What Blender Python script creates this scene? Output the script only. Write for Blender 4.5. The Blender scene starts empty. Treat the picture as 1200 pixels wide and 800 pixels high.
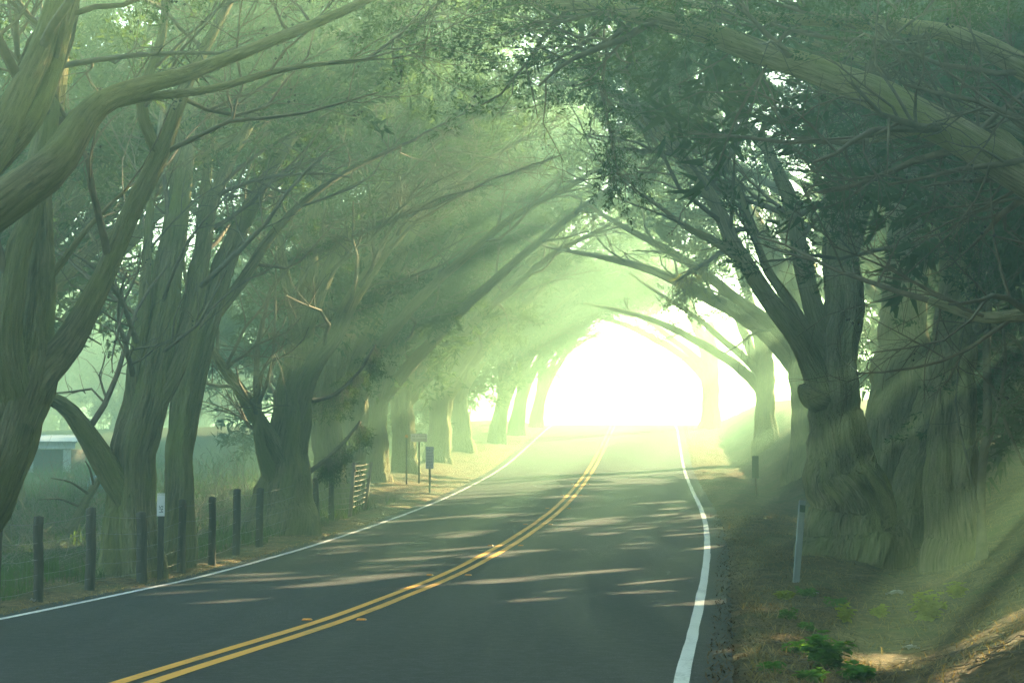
import bpy, math, random
import numpy as np
from math import sin, cos, radians, pi

SC = bpy.context.scene
COL = SC.collection
rad = math.radians

# ------------------------------------------------------------------ camera
FPX = 2180.0                       # focal length in pixels of the 1200 px wide photograph
PITCH = math.atan((552 - 400) / FPX)
CAM_Z = 1.42
cam_d = bpy.data.cameras.new('camera')
cam = bpy.data.objects.new('camera', cam_d)
COL.objects.link(cam)
cam.location = (0, 0, CAM_Z)
cam.rotation_euler = (pi / 2 + PITCH, 0, 0)
cam_d.sensor_width = 36
cam_d.lens = FPX / 1200 * 36
cam_d.clip_start = 0.1
cam_d.clip_end = 3000
SC.camera = cam

# ------------------------------------------------------------------ light
SUN_EL, SUN_AZ = 20.0, 36.0        # azimuth is clockwise from the view direction (+Y)
wd = bpy.data.worlds.new('World')
SC.world = wd
wd.use_nodes = True
wnt = wd.node_tree
bgn = wnt.nodes['Background']
sky = wnt.nodes.new('ShaderNodeTexSky')
sky.sky_type = 'NISHITA'
sky.sun_disc = False
sky.sun_elevation = rad(SUN_EL)
sky.sun_rotation = rad(SUN_AZ)
wnt.links.new(sky.outputs[0], bgn.inputs[0])
bgn.inputs[1].default_value = 0.072
sun_d = bpy.data.lights.new('sun', 'SUN')
sun_d.energy = 5.0
sun_d.angle = rad(0.5)
sun_d.color = (1.0, 0.80, 0.45)
sun = bpy.data.objects.new('sun', sun_d)
COL.objects.link(sun)
sun.location = (30, 40, 40)
sun.rotation_euler = (rad(90 - SUN_EL), 0, rad(180 - SUN_AZ))

SC.view_settings.view_transform = 'Standard'
SC.view_settings.look = 'None'
SC.view_settings.gamma = 1.0
SC.view_settings.exposure = 3.95
SC.view_settings.use_curve_mapping = False

cy = SC.cycles
cy.max_bounces = 4
cy.diffuse_bounces = 3
cy.glossy_bounces = 1
cy.transmission_bounces = 3
cy.volume_bounces = 0
cy.transparent_max_bounces = 4
cy.sample_clamp_indirect = 4
cy.use_denoising = True
cy.denoising_input_passes = 'RGB_ALBEDO_NORMAL'
cy.denoising_prefilter = 'NONE'
try:
    cy.denoiser = 'OPENIMAGEDENOISE'
except Exception:
    pass
cy.caustics_reflective = False
cy.caustics_refractive = False

HAZE_DENSITY = 0.0115
HAZE_COLOR = (0.52, 0.91, 0.60, 1)
HAZE_G = 0.6

# ------------------------------------------------------------------ mesh helpers
def mesh_np(name, V, quads=None, tris=None, smooth=True):
    V = np.asarray(V, np.float32).reshape(-1, 3)
    parts_i, sizes = [], []
    if quads is not None and len(quads):
        q = np.asarray(quads, np.int32).reshape(-1, 4)
        parts_i.append(q.ravel()); sizes.append(np.full(len(q), 4, np.int32))
    if tris is not None and len(tris):
        t = np.asarray(tris, np.int32).reshape(-1, 3)
        parts_i.append(t.ravel()); sizes.append(np.full(len(t), 3, np.int32))
    me = bpy.data.meshes.new(name)
    if not parts_i:
        return me
    L = np.concatenate(parts_i); S = np.concatenate(sizes)
    me.vertices.add(len(V)); me.vertices.foreach_set('co', V.ravel())
    me.loops.add(len(L)); me.loops.foreach_set('vertex_index', L)
    me.polygons.add(len(S))
    st = np.zeros(len(S), np.int32); st[1:] = np.cumsum(S)[:-1]
    me.polygons.foreach_set('loop_start', st)
    try:
        me.polygons.foreach_set('loop_total', S)
    except Exception:
        pass
    me.polygons.foreach_set('use_smooth', np.full(len(S), bool(smooth)))
    me.update(calc_edges=True)
    return me

def link(name, me, mat=None, parent=None, loc=None, **props):
    if mat is not None and not me.materials:
        me.materials.append(mat)
    o = bpy.data.objects.new(name, me)
    COL.objects.link(o)
    if parent is not None:
        o.parent = parent
    if loc is not None:
        o.location = loc
    for k, v in props.items():
        o[k] = v
    return o

def thing(name, label, cat, loc, rotz=0.0, group=None):
    o = bpy.data.objects.new(name, None)
    COL.objects.link(o)
    o.location = loc
    o.rotation_euler = (0, 0, rotz)
    o.empty_display_size = 0.3
    o['label'] = label
    o['category'] = cat
    if group:
        o['group'] = group
    return o

def copy_thing(src, loc, rotz, scale, label, group=None, name=None):
    r = src.copy()
    COL.objects.link(r)
    r.location = loc
    r.rotation_euler = (0, 0, rotz)
    r.scale = (scale, scale, scale)
    r['label'] = label
    if group:
        r['group'] = group
    if name:
        r.name = name
    for ch in list(src.children):
        c = ch.copy()
        COL.objects.link(c)
        c.parent = r
    return r

class MB:
    """collects boxes and tubes into one mesh"""
    def __init__(self):
        self.V, self.Q, self.T, self.n = [], [], [], 0
    def add(self, V, quads=None, tris=None):
        V = np.asarray(V, float).reshape(-1, 3)
        if quads is not None and len(quads):
            self.Q.append(np.asarray(quads, int).reshape(-1, 4) + self.n)
        if tris is not None and len(tris):
            self.T.append(np.asarray(tris, int).reshape(-1, 3) + self.n)
        self.V.append(V); self.n += len(V)
        return self
    def box(self, c, s, rot=None, bev=0.0):
        h = np.array(s, float) / 2
        if bev > 0:
            b = min(bev, h.min() * 0.9)
            pts = []
            for sx in (-1, 1):
                for sy in (-1, 1):
                    for sz in (-1, 1):
                        g = np.array([sx, sy, sz], float)
                        for ax in range(3):
                            p = g * (h - b); p[ax] = g[ax] * h[ax]; pts.append(p)
            P = np.array(pts)
            idx = {}
            k = 0
            for sx in (-1, 1):
                for sy in (-1, 1):
                    for sz in (-1, 1):
                        for ax in range(3):
                            idx[(sx, sy, sz, ax)] = k; k += 1
            Q, T = [], []
            for ax in range(3):
                o1, o2 = [a for a in range(3) if a != ax]
                for s_ in (-1, 1):
                    loop = []
                    for (a, b2) in ((-1, -1), (1, -1), (1, 1), (-1, 1)):
                        key = [0, 0, 0]; key[ax] = s_; key[o1] = a; key[o2] = b2
                        loop.append(idx[(key[0], key[1], key[2], ax)])
                    Q.append(loop)
            for ax in range(3):          # edges along ax
                o1, o2 = [a for a in range(3) if a != ax]
                for a in (-1, 1):
                    for b2 in (-1, 1):
                        k0 = [0, 0, 0]; k0[o1] = a; k0[o2] = b2
                        k1 = list(k0); k0[ax] = -1; k1[ax] = 1
                        Q.append([idx[(*k0, o1)], idx[(*k1, o1)], idx[(*k1, o2)], idx[(*k0, o2)]])
            for sx in (-1, 1):
                for sy in (-1, 1):
                    for sz in (-1, 1):
                        T.append([idx[(sx, sy, sz, a)] for a in range(3)])
        else:
            P = np.array([[sx, sy, sz] for sx in (-1, 1) for sy in (-1, 1) for sz in (-1, 1)], float) * h
            Q = [[0, 1, 3, 2], [4, 6, 7, 5], [0, 4, 5, 1], [2, 3, 7, 6], [0, 2, 6, 4], [1, 5, 7, 3]]
            T = None
        if rot is not None:
            P = P @ np.asarray(rot).T
        return self.add(P + np.array(c, float), Q, T)
    def tube(self, P, R, sides=8, cap=True):
        P = np.asarray(P, float); R = np.asarray(R, float) * np.ones(len(P))
        V, Q = tubes(P[None], R[None], sides)
        T = None
        if cap:
            m = len(P)
            V = np.vstack([V, P[0], P[-1]])
            a = np.arange(sides); b = (a + 1) % sides
            T = np.vstack([np.stack([b, a, np.full(sides, m * sides)], 1),
                           np.stack([a + (m - 1) * sides, b + (m - 1) * sides, np.full(sides, m * sides + 1)], 1)])
        return self.add(V, Q, T)
    def mesh(self, name, smooth=False):
        return mesh_np(name, np.vstack(self.V), np.vstack(self.Q) if self.Q else None,
                       np.vstack(self.T) if self.T else None, smooth)

def rot_xyz(rx, ry, rz):
    cx, sx, c2, s2, cz, sz = cos(rx), sin(rx), cos(ry), sin(ry), cos(rz), sin(rz)
    X = np.array([[1, 0, 0], [0, cx, -sx], [0, sx, cx]])
    Y = np.array([[c2, 0, s2], [0, 1, 0], [-s2, 0, c2]])
    Z = np.array([[cz, -sz, 0], [sz, cz, 0], [0, 0, 1]])
    return Z @ Y @ X

def norm(a):
    return a / np.maximum(np.linalg.norm(a, axis=-1, keepdims=True), 1e-9)

def tubes(P, R, s):
    """P (N,m,3), R (N,m): N tubes of s sides, as verts and quads"""
    N, m, _ = P.shape
    T = norm(np.gradient(P, axis=1))
    ax = np.abs(T).mean(axis=1)
    ref = np.eye(3)[np.argmin(ax, axis=1)][:, None, :]
    U = norm(np.cross(T, ref)); W = np.cross(T, U)
    th = np.arange(s) / s * 2 * pi
    V = (P[:, :, None, :] + R[:, :, None, None] * (np.cos(th)[None, None, :, None] * U[:, :, None, :] +
         np.sin(th)[None, None, :, None] * W[:, :, None, :]))
    base = (np.arange(N) * m * s)[:, None, None]
    i = np.arange(m - 1)[None, :, None] * s
    j = np.arange(s)[None, None, :]; k = (j + 1) % s
    Q = np.stack(np.broadcast_arrays(base + i + j, base + i + k, base + i + s + k, base + i + s + j), -1)
    return V.reshape(-1, 3), Q.reshape(-1, 4)

def catmull(P, n):
    P = np.asarray(P, float)
    if len(P) == 2:
        t = np.linspace(0, 1, n)[:, None]
        return P[0] * (1 - t) + P[1] * t
    A = np.vstack([2 * P[0] - P[1], P, 2 * P[-1] - P[-2]])
    seg = np.linalg.norm(np.diff(P[:, :3], axis=0), axis=1)
    cum = np.concatenate([[0], np.cumsum(seg)])
    u = np.linspace(0, cum[-1], n)
    k = np.clip(np.searchsorted(cum, u, side='right') - 1, 0, len(P) - 2)
    t = ((u - cum[k]) / seg[k])[:, None]
    p0, p1, p2, p3 = A[k], A[k + 1], A[k + 2], A[k + 3]
    return 0.5 * (2 * p1 + (p2 - p0) * t + (2 * p0 - 5 * p1 + 4 * p2 - p3) * t ** 2 + (3 * p1 - p0 - 3 * p2 + p3) * t ** 3)

# ------------------------------------------------------------------ place: road line, road height, ground height
_D = np.array([-60, 0, 12, 19, 27.1, 34, 40.6, 47.6, 55.3, 71, 82.2, 106.8, 130, 160, 450.])
_X = np.array([-10.2, -3.85, -2.62, -1.80, -0.86, -0.08, 0.58, 1.20, 1.77, 2.93, 3.82, 5.80, 7.2, 8.5, 8.5])
_ZD = np.array([-60, 0, 12, 19, 27.1, 34, 40.6, 47.6, 55.3, 63, 71, 78, 86, 95, 103, 109, 114, 118, 123, 130, 145, 170, 220, 450.])
_ZZ = np.array([0.2, 0.05, 0.0, -0.11, -0.09, 0.055, 0.24, 0.45, 0.70, 1.0, 1.36, 1.78, 2.38, 3.10, 3.72, 4.10, 4.27, 4.27, 4.1, 3.6, 2.0, -0.5, -2, -2.5])
_fine = np.arange(-60, 450, 0.5)
def _smooth(y, w):
    k = np.hanning(w); k /= k.sum()
    return np.convolve(np.pad(y, w // 2, mode='edge'), k, mode='valid')
_xf = _smooth(np.interp(_fine, _D, _X), 51)[:len(_fine)]
_zf = _smooth(np.interp(_fine, _ZD, _ZZ), 15)[:len(_fine)]
def road_x(D): return np.interp(D, _fine, _xf)
def road_z(D): return np.interp(D, _fine, _zf)

def sstep(a, b, x):
    t = np.clip((x - a) / (b - a), 0, 1)
    return t * t * (3 - 2 * t)

_rg = np.random.default_rng(5)
_wv = [(_rg.uniform(0.25, 2.6), _rg.uniform(0, 2 * pi), _rg.uniform(0, 2 * pi)) for _ in range(16)]
def bumps(x, y):
    s = 0
    for f, a, p in _wv:
        s = s + np.sin((x * cos(a) + y * sin(a)) * f * 1.6 + p) / (0.6 + f)
    return s / 5.0

def ground_z(x, D):
    """height of the ground at world x, y=D"""
    x = np.asarray(x, float); D = np.asarray(D, float)
    t = x - road_x(D)
    zr = road_z(D)
    er = np.maximum(t - 3.95, 0)
    ec = np.interp(D, [0, 14, 30, 60, 120], [1.0, 1.2, 2.9, 1.9, 1.5])
    dd = np.interp(D, [0, 14, 30, 60, 120], [0.16, 0.2, 0.2, 0.12, 0.05])
    bh = np.interp(D, [0, 14, 22, 30, 45, 60, 100, 125], [0.75, 0.75, 0.75, 0.6, 1.0, 1.7, 1.7, 0.6])
    right = -dd * np.exp(-((er - ec) / 0.9) ** 2) + bh * sstep(ec + 0.1, ec + 3.6, er) + 0.02 * np.maximum(er - 5, 0)
    el = np.maximum(-t - 3.95, 0)
    left = 0.05 * sstep(0.2, 1.2, el) - 0.02 * np.minimum(el, 30) + 0.25 * sstep(30, 50, D) * sstep(0.6, 3, el)
    out = np.where(t > 0, right, left)
    off = np.maximum(np.abs(t) - 3.95, 0)
    rough = bumps(x, D) * 0.12 * sstep(0.1, 1.2, off) + bumps(x * 4.1 + 7, D * 4.1) * 0.055 * sstep(0.2, 0.8, off)
    base = zr - 0.07 + 0.058 * sstep(0.0, 0.30, off)
    wide = sstep(25, 120, np.abs(t))
    return (base + out + rough) * (1 - wide) + wide * (0.6 * zr + np.where(t > 0, 1.5, -1.0) + bumps(x * .05, D * .05) * 2 + 8 * sstep(24, 70, -t))

def px(x, y, D):
    """world point seen at photograph pixel x, y, at distance D along the road"""
    u = (x - 600) / FPX; v = (400 - y) / FPX
    Y = cos(PITCH) - v * sin(PITCH); Z = sin(PITCH) + v * cos(PITCH)
    return np.array([u / Y * D, D, CAM_Z + Z / Y * D])

def gpx(x, y, near=9.0, far=90.0):
    """ground point seen at photograph pixel x, y"""
    D = np.linspace(near, far, 1600)
    d = px(x, y, 1.0) - np.array([0, 0, CAM_Z])
    X = d[0] * D; Z = CAM_Z + d[2] * D
    k = np.nonzero(Z <= ground_z(X, D))[0]
    k = k[0] if len(k) else len(D) - 1
    return np.array([X[k], D[k], float(ground_z(X[k], D[k]))])

def at(t, D, dz=0.0):
    x = float(road_x(D) + t)
    return np.array([x, D, float(ground_z(x, D)) + dz])

def tunnel_ok(P, w=5.0, h=0.0):
    """True where a point is outside the clear space over the road"""
    t = P[..., 0] - road_x(P[..., 1]); z = P[..., 2] - road_z(P[..., 1])
    hh = np.interp(P[..., 1], [0, 20, 40, 60, 75, 88, 105], [6.6, 7.2, 8.8, 9.6, 9.0, 7.0, 6.2]) + h
    return (np.abs(t) / w) ** 2 + (np.maximum(z, 0) / hh) ** 2 > 1

# openings in the right hand foliage: each lies on a sun ray that ends at a lit place (offset from the road centre, distance, height)
_S = np.array([sin(rad(SUN_AZ)) * cos(rad(SUN_EL)), cos(rad(SUN_AZ)) * cos(rad(SUN_EL)), sin(rad(SUN_EL))])
_A = np.array([cos(rad(SUN_AZ)), -sin(rad(SUN_AZ)), 0.0])
_B = np.cross(_A, _S); _B = _B if _B[2] > 0 else -_B
def _openings():
    r_ = np.random.default_rng(17)
    out = []
    def add(n, t, D, z, ra, rb):
        for _ in range(n):
            d = r_.uniform(*D); tt = r_.uniform(*t)
            p = np.array([float(road_x(d)) + tt, d, float(road_z(d)) + r_.uniform(*z)])
            out.append((p @ _A, p @ _B, r_.uniform(*ra), r_.uniform(*rb)))
    add(64, (-4, 4), (22, 36), (0, 0.1), (.28, .6), (.20, .36))       # streaks on the near road
    add(90, (-4, 4), (36, 56), (0, 0.1), (.30, .8), (.22, .46))
    add(44, (-5, 5), (54, 84), (0, 0.1), (.5, 1.2), (.3, .6))
    add(84, (-9, -2), (50, 92), (0, 6), (.6, 1.1), (.32, .6))         # shafts that end in the left hand trees
    add(14, (-10, -5), (28, 48), (0.5, 7), (.3, .55), (.25, .5))
    add(20, (4.3, 7.4), (13, 18.5), (0, 0.1), (.28, .6), (.2, .42))      # the lit hollow at lower right
    add(34, (3, 8), (26, 64), (0, 3), (.25, .6), (.18, .4))
    for t_, D_, z_, ra, rb in ((-5, 44, .2, .9, .5), (-4.8, 44.8, .8, .8, .5), (-5.2, 43.6, .7, .7, .6), (-4.9, 45.4, .3, .6, .5), (-4.9, 44.3, .4, .7, .5), (-4.6, 45, 1.0, .5, .5), (-6.2, 57, 1.4, .7, .6), (-6.4, 62, 1.8, .7, .6), (-4.7, 78, 1.0, .6, .8), (-4.7, 78, 3.4, .6, .9),
                               (-4.6, 39.6, 3.4, .7, .6), (-4.2, 40, 5.0, .6, .6), (-4.6, 39.5, 1.8, .6, .5), (3.2, 52, 6.8, .9, .9), (3.8, 52.5, 8.0, .7, .8), (-4.1, 27.5, .1, .4, .3), (-4.2, 30, .1, .4, .3),
                               (-6.0, 33, .1, .5, .4), (-7.5, 38, .1, .9, .5), (-8.5, 45, .2, .9, .5), (-5.6, 20.3, 5.2, .25, .5), (-5.8, 20.2, 6.0, .25, .4), (4.7, 13.6, .15, .3, .3), (4.9, 14.6, .1, .3, .3), (5.9, 17.5, .15, .45, .35), (5.3, 16.5, .1, .3, .3), (4.6, 21.5, .1, .3, .25), (7.9, 29.4, 1.2, .12, .9), (8.0, 29.4, 3.2, .12, .8)):
        p = np.array([float(road_x(D_)) + t_, D_, float(road_z(D_)) + z_])
        out.append((p @ _A, p @ _B, ra, rb))
    return np.array(out)
OPEN = _openings()
def lit_gap(P):
    a_ = P @ _A; b_ = P @ _B
    m_ = np.zeros(a_.shape, bool)
    for oa, ob, ra, rb in OPEN:
        m_ |= ((a_ - oa) / ra) ** 2 + ((b_ - ob) / rb) ** 2 < 1
    return m_
def open_sky(P):
    """the slit over the road where the crowns of both rows do not quite meet"""
    t = P[..., 0] - road_x(P[..., 1]); D = P[..., 1]; z = P[..., 2] - road_z(D)
    wob = np.sin(D * .55) * 1.0 + np.sin(D * 1.9 + z) * .5 + np.sin(z * 2.1 + t * 2.3) * .4
    return (np.abs(t - 0.2 + wob * .6) < 1.15 + wob * .7) & (D > 44) & (D < 74) & (z > 9.8)
def leafy(P):
    return ~lit_gap(P)

# ------------------------------------------------------------------ materials
def mat(name):
    m = bpy.data.materials.new(name)
    m.use_nodes = True
    nt = m.node_tree
    for n in list(nt.nodes):
        nt.nodes.remove(n)
    out = nt.nodes.new('ShaderNodeOutputMaterial')
    return m, nt, out

def nd(nt, typ, **kw):
    n = nt.nodes.new(typ)
    for k, v in kw.items():
        if k in ('operation', 'blend_type', 'data_type', 'noise_dimensions', 'feature', 'distance', 'wave_type', 'bands_direction', 'color_ramp'):
            setattr(n, k, v)
        else:
            n.inputs[k].default_value = v
    return n

def ramp(nt, stops):
    r = nt.nodes.new('ShaderNodeValToRGB')
    cr = r.color_ramp
    while len(cr.elements) > 1:
        cr.elements.remove(cr.elements[-1])
    cr.elements[0].position = stops[0][0]
    cr.elements[0].color = (*stops[0][1], 1) if len(stops[0][1]) == 3 else stops[0][1]
    for p, c in stops[1:]:
        e = cr.elements.new(p); e.color = (*c, 1) if len(c) == 3 else c
    return r

def coords(nt, scale=(1, 1, 1), kind='Object'):
    mp = nt.nodes.new('ShaderNodeMapping')
    mp.inputs['Scale'].default_value = scale
    if kind == 'bark':
        tc = nt.nodes.new('ShaderNodeAttribute'); tc.attribute_name = 'bark'
        nt.links.new(tc.outputs['Vector'], mp.inputs[0])
    else:
        tc = nt.nodes.new('ShaderNodeTexCoord')
        nt.links.new(tc.outputs[kind], mp.inputs[0])
    return mp

def mix_rgb(nt, fac, a, b, mode='MIX'):
    m = nt.nodes.new('ShaderNodeMixRGB'); m.blend_type = mode
    for k, v in ((0, fac), (1, a), (2, b)):
        if hasattr(v, 'is_linked') or hasattr(v, 'node'):
            nt.links.new(v, m.inputs[k])
        else:
            m.inputs[k].default_value = v if k == 0 else ((*v, 1) if len(v) == 3 else v)
    return m.outputs[0]

def simple_mat(name, c1, c2=None, rough=0.7, scale=8.0, stretch=(1, 1, 1), bump=0.2, spec=0.3, detail=5):
    m, nt, out = mat(name)
    bs = nt.nodes.new('ShaderNodeBsdfPrincipled')
    bs.inputs['Roughness'].default_value = rough
    bs.inputs['Specular IOR Level'].default_value = spec
    mp = coords(nt, stretch)
    nz = nd(nt, 'ShaderNodeTexNoise', Scale=scale, Detail=detail, Roughness=0.6)
    nt.links.new(mp.outputs[0], nz.inputs['Vector'])
    c2 = c2 or tuple(c * 0.6 for c in c1)
    r = ramp(nt, [(0.3, c2), (0.7, c1)])
    nt.links.new(nz.outputs[0], r.inputs[0])
    nt.links.new(r.outputs[0], bs.inputs['Base Color'])
    if bump:
        b = nd(nt, 'ShaderNodeBump', Strength=bump, Distance=0.02)
        nt.links.new(nz.outputs[0], b.inputs['Height']); nt.links.new(b.outputs[0], bs.inputs['Normal'])
    nt.links.new(bs.outputs[0], out.inputs[0])
    return m

def bark_mat(name, dark, light, moss, moss_amt=0.5, vscale=1.0):
    m, nt, out = mat(name)
    bs = nt.nodes.new('ShaderNodeBsdfPrincipled')
    bs.inputs['Roughness'].default_value = 0.9
    bs.inputs['Specular IOR Level'].default_value = 0.15
    mp = coords(nt, (11, 11, 0.9), 'bark')
    fib = nd(nt, 'ShaderNodeTexNoise', Scale=2.6 * vscale, Detail=7, Roughness=0.68, Distortion=0.5)
    nt.links.new(mp.outputs[0], fib.inputs['Vector'])
    mp2 = coords(nt, (1.3, 1.3, 0.55), 'bark')
    big = nd(nt, 'ShaderNodeTexNoise', Scale=1.7, Detail=5, Roughness=0.65)
    nt.links.new(mp2.outputs[0], big.inputs['Vector'])
    r = ramp(nt, [(0.32, dark), (0.62, light), (0.8, tuple(min(1, c * 1.35) for c in light))])
    nt.links.new(fib.outputs[0], r.inputs[0])
    mr = ramp(nt, [(0.45 - 0.1 * moss_amt, (0, 0, 0)), (0.70, (moss_amt,) * 3)])
    nt.links.new(big.outputs[0], mr.inputs[0])
    c = mix_rgb(nt, mr.outputs[0], r.outputs[0], moss)
    nt.links.new(c, bs.inputs['Base Color'])
    mp3 = coords(nt, (14, 14, 6), 'bark')
    flk = nd(nt, 'ShaderNodeTexVoronoi', Scale=1.6, Randomness=1.0)
    nt.links.new(mp3.outputs[0], flk.inputs['Vector'])
    b0 = nd(nt, 'ShaderNodeBump', Strength=0.55, Distance=0.04)
    nt.links.new(flk.outputs[0], b0.inputs['Height'])
    b = nd(nt, 'ShaderNodeBump', Strength=1.0, Distance=0.09)
    nt.links.new(b0.outputs[0], b.inputs['Normal'])
    nt.links.new(fib.outputs[0], b.inputs['Height']); nt.links.new(b.outputs[0], bs.inputs['Normal'])
    nt.links.new(bs.outputs[0], out.inputs[0])
    return m

def leaf_mat(name, c1, c2, trans=0.35, scale=0.9):
    m, nt, out = mat(name)
    mp = coords(nt)
    nz = nd(nt, 'ShaderNodeTexNoise', Scale=scale, Detail=4, Roughness=0.7)
    nt.links.new(mp.outputs[0], nz.inputs['Vector'])
    r = ramp(nt, [(0.32, c2), (0.68, c1)])
    nt.links.new(nz.outputs[0], r.inputs[0])
    bs = nt.nodes.new('ShaderNodeBsdfDiffuse')
    tr = nt.nodes.new('ShaderNodeBsdfTranslucent')
    nt.links.new(r.outputs[0], bs.inputs[0])
    tc = mix_rgb(nt, 1.0, r.outputs[0], (1.6, 1.5, 0.7), 'MULTIPLY')
    nt.links.new(tc, tr.inputs[0])
    mx = nt.nodes.new('ShaderNodeMixShader'); mx.inputs[0].default_value = trans
    nt.links.new(bs.outputs[0], mx.inputs[1]); nt.links.new(tr.outputs[0], mx.inputs[2])
    nt.links.new(mx.outputs[0], out.inputs[0])
    return m

M_BARK = bark_mat('bark', (0.085, 0.070, 0.038), (0.33, 0.28, 0.16), (0.25, 0.27, 0.07), 0.85)
M_BARK_R = bark_mat('fibrous_bark', (0.085, 0.070, 0.038), (0.46, 0.39, 0.23), (0.34, 0.36, 0.10), 0.75, 1.3)
M_BRUSH = simple_mat('dry_brush', (0.36, 0.32, 0.22), (0.18, 0.16, 0.10), 0.9, 6, bump=0)
M_TWIG = simple_mat('twig_bark', (0.22, 0.18, 0.11), (0.10, 0.08, 0.05), 0.9, 6, bump=0)
M_LEAF = leaf_mat('cypress_foliage', (0.070, 0.115, 0.036), (0.036, 0.066, 0.022))
M_SUNLEAF = leaf_mat('sunlit_hanging_foliage', (0.30, 0.34, 0.16), (0.20, 0.24, 0.10), 0.5, 3)  # cypress leaf paled, so the sunlight on it is in the colour
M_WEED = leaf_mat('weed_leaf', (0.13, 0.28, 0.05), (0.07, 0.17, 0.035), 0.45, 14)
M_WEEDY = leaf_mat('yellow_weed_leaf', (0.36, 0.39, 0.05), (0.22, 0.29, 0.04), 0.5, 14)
M_GRASS = leaf_mat('grass_blades', (0.10, 0.17, 0.045), (0.06, 0.10, 0.03), 0.4, 1.5)
M_LITTER = leaf_mat('brown_litter', (0.17, 0.105, 0.05), (0.07, 0.045, 0.025), 0.15, 3)
M_STRAW = leaf_mat('straw', (0.38, 0.30, 0.14), (0.18, 0.13, 0.06), 0.25, 3)

def ground_mat():
    m, nt, out = mat('needle_litter_ground')
    bs = nt.nodes.new('ShaderNodeBsdfPrincipled')
    bs.inputs['Roughness'].default_value = 0.95
    bs.inputs['Specular IOR Level'].default_value = 0.1
    mp = coords(nt)
    big = nd(nt, 'ShaderNodeTexNoise', Scale=0.55, Detail=5, Roughness=0.62)
    nt.links.new(mp.outputs[0], big.inputs['Vector'])
    mid = nd(nt, 'ShaderNodeTexNoise', Scale=5.0, Detail=8, Roughness=0.72, Distortion=0.6)
    nt.links.new(mp.outputs[0], mid.inputs['Vector'])
    mp2 = coords(nt, (22, 70, 22))
    fib = nd(nt, 'ShaderNodeTexNoise', Scale=1.0, Detail=6, Roughness=0.75, Distortion=1.2)
    nt.links.new(mp2.outputs[0], fib.inputs['Vector'])
    litter = ramp(nt, [(0.28, (0.05, 0.035, 0.020)), (0.5, (0.165, 0.115, 0.058)), (0.70, (0.36, 0.27, 0.13))])
    nt.links.new(mid.outputs[0], litter.inputs[0])
    l2 = mix_rgb(nt, 0.7, litter.outputs[0], fib.outputs[0], 'OVERLAY')
    moss = ramp(nt, [(0.30, (0.05, 0.065, 0.022)), (0.7, (0.11, 0.135, 0.045))])
    nt.links.new(fib.outputs[0], moss.inputs[0])
    mask = ramp(nt, [(0.50, (0, 0, 0)), (0.64, (0.75,) * 3)])
    nt.links.new(big.outputs[0], mask.inputs[0])
    # green growth away from the road on the left side
    geo = nt.nodes.new('ShaderNodeNewGeometry')
    at_ = nt.nodes.new('ShaderNodeAttribute'); at_.attribute_name = 'verge'
    gmix = nd(nt, 'ShaderNodeMath', operation='MAXIMUM')
    nt.links.new(mask.outputs[0], gmix.inputs[0]); nt.links.new(at_.outputs['Fac'], gmix.inputs[1])
    c = mix_rgb(nt, gmix.outputs[0], l2, moss.outputs[0])
    nt.links.new(c, bs.inputs['Base Color'])
    b1 = nd(nt, 'ShaderNodeBump', Strength=0.8, Distance=0.08)
    nt.links.new(mid.outputs[0], b1.inputs['Height'])
    b2 = nd(nt, 'ShaderNodeBump', Strength=0.7, Distance=0.03)
    nt.links.new(fib.outputs[0], b2.inputs['Height']); nt.links.new(b1.outputs[0], b2.inputs['Normal'])
    nt.links.new(b2.outputs[0], bs.inputs['Normal'])
    nt.links.new(bs.outputs[0], out.inputs[0])
    return m

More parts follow.
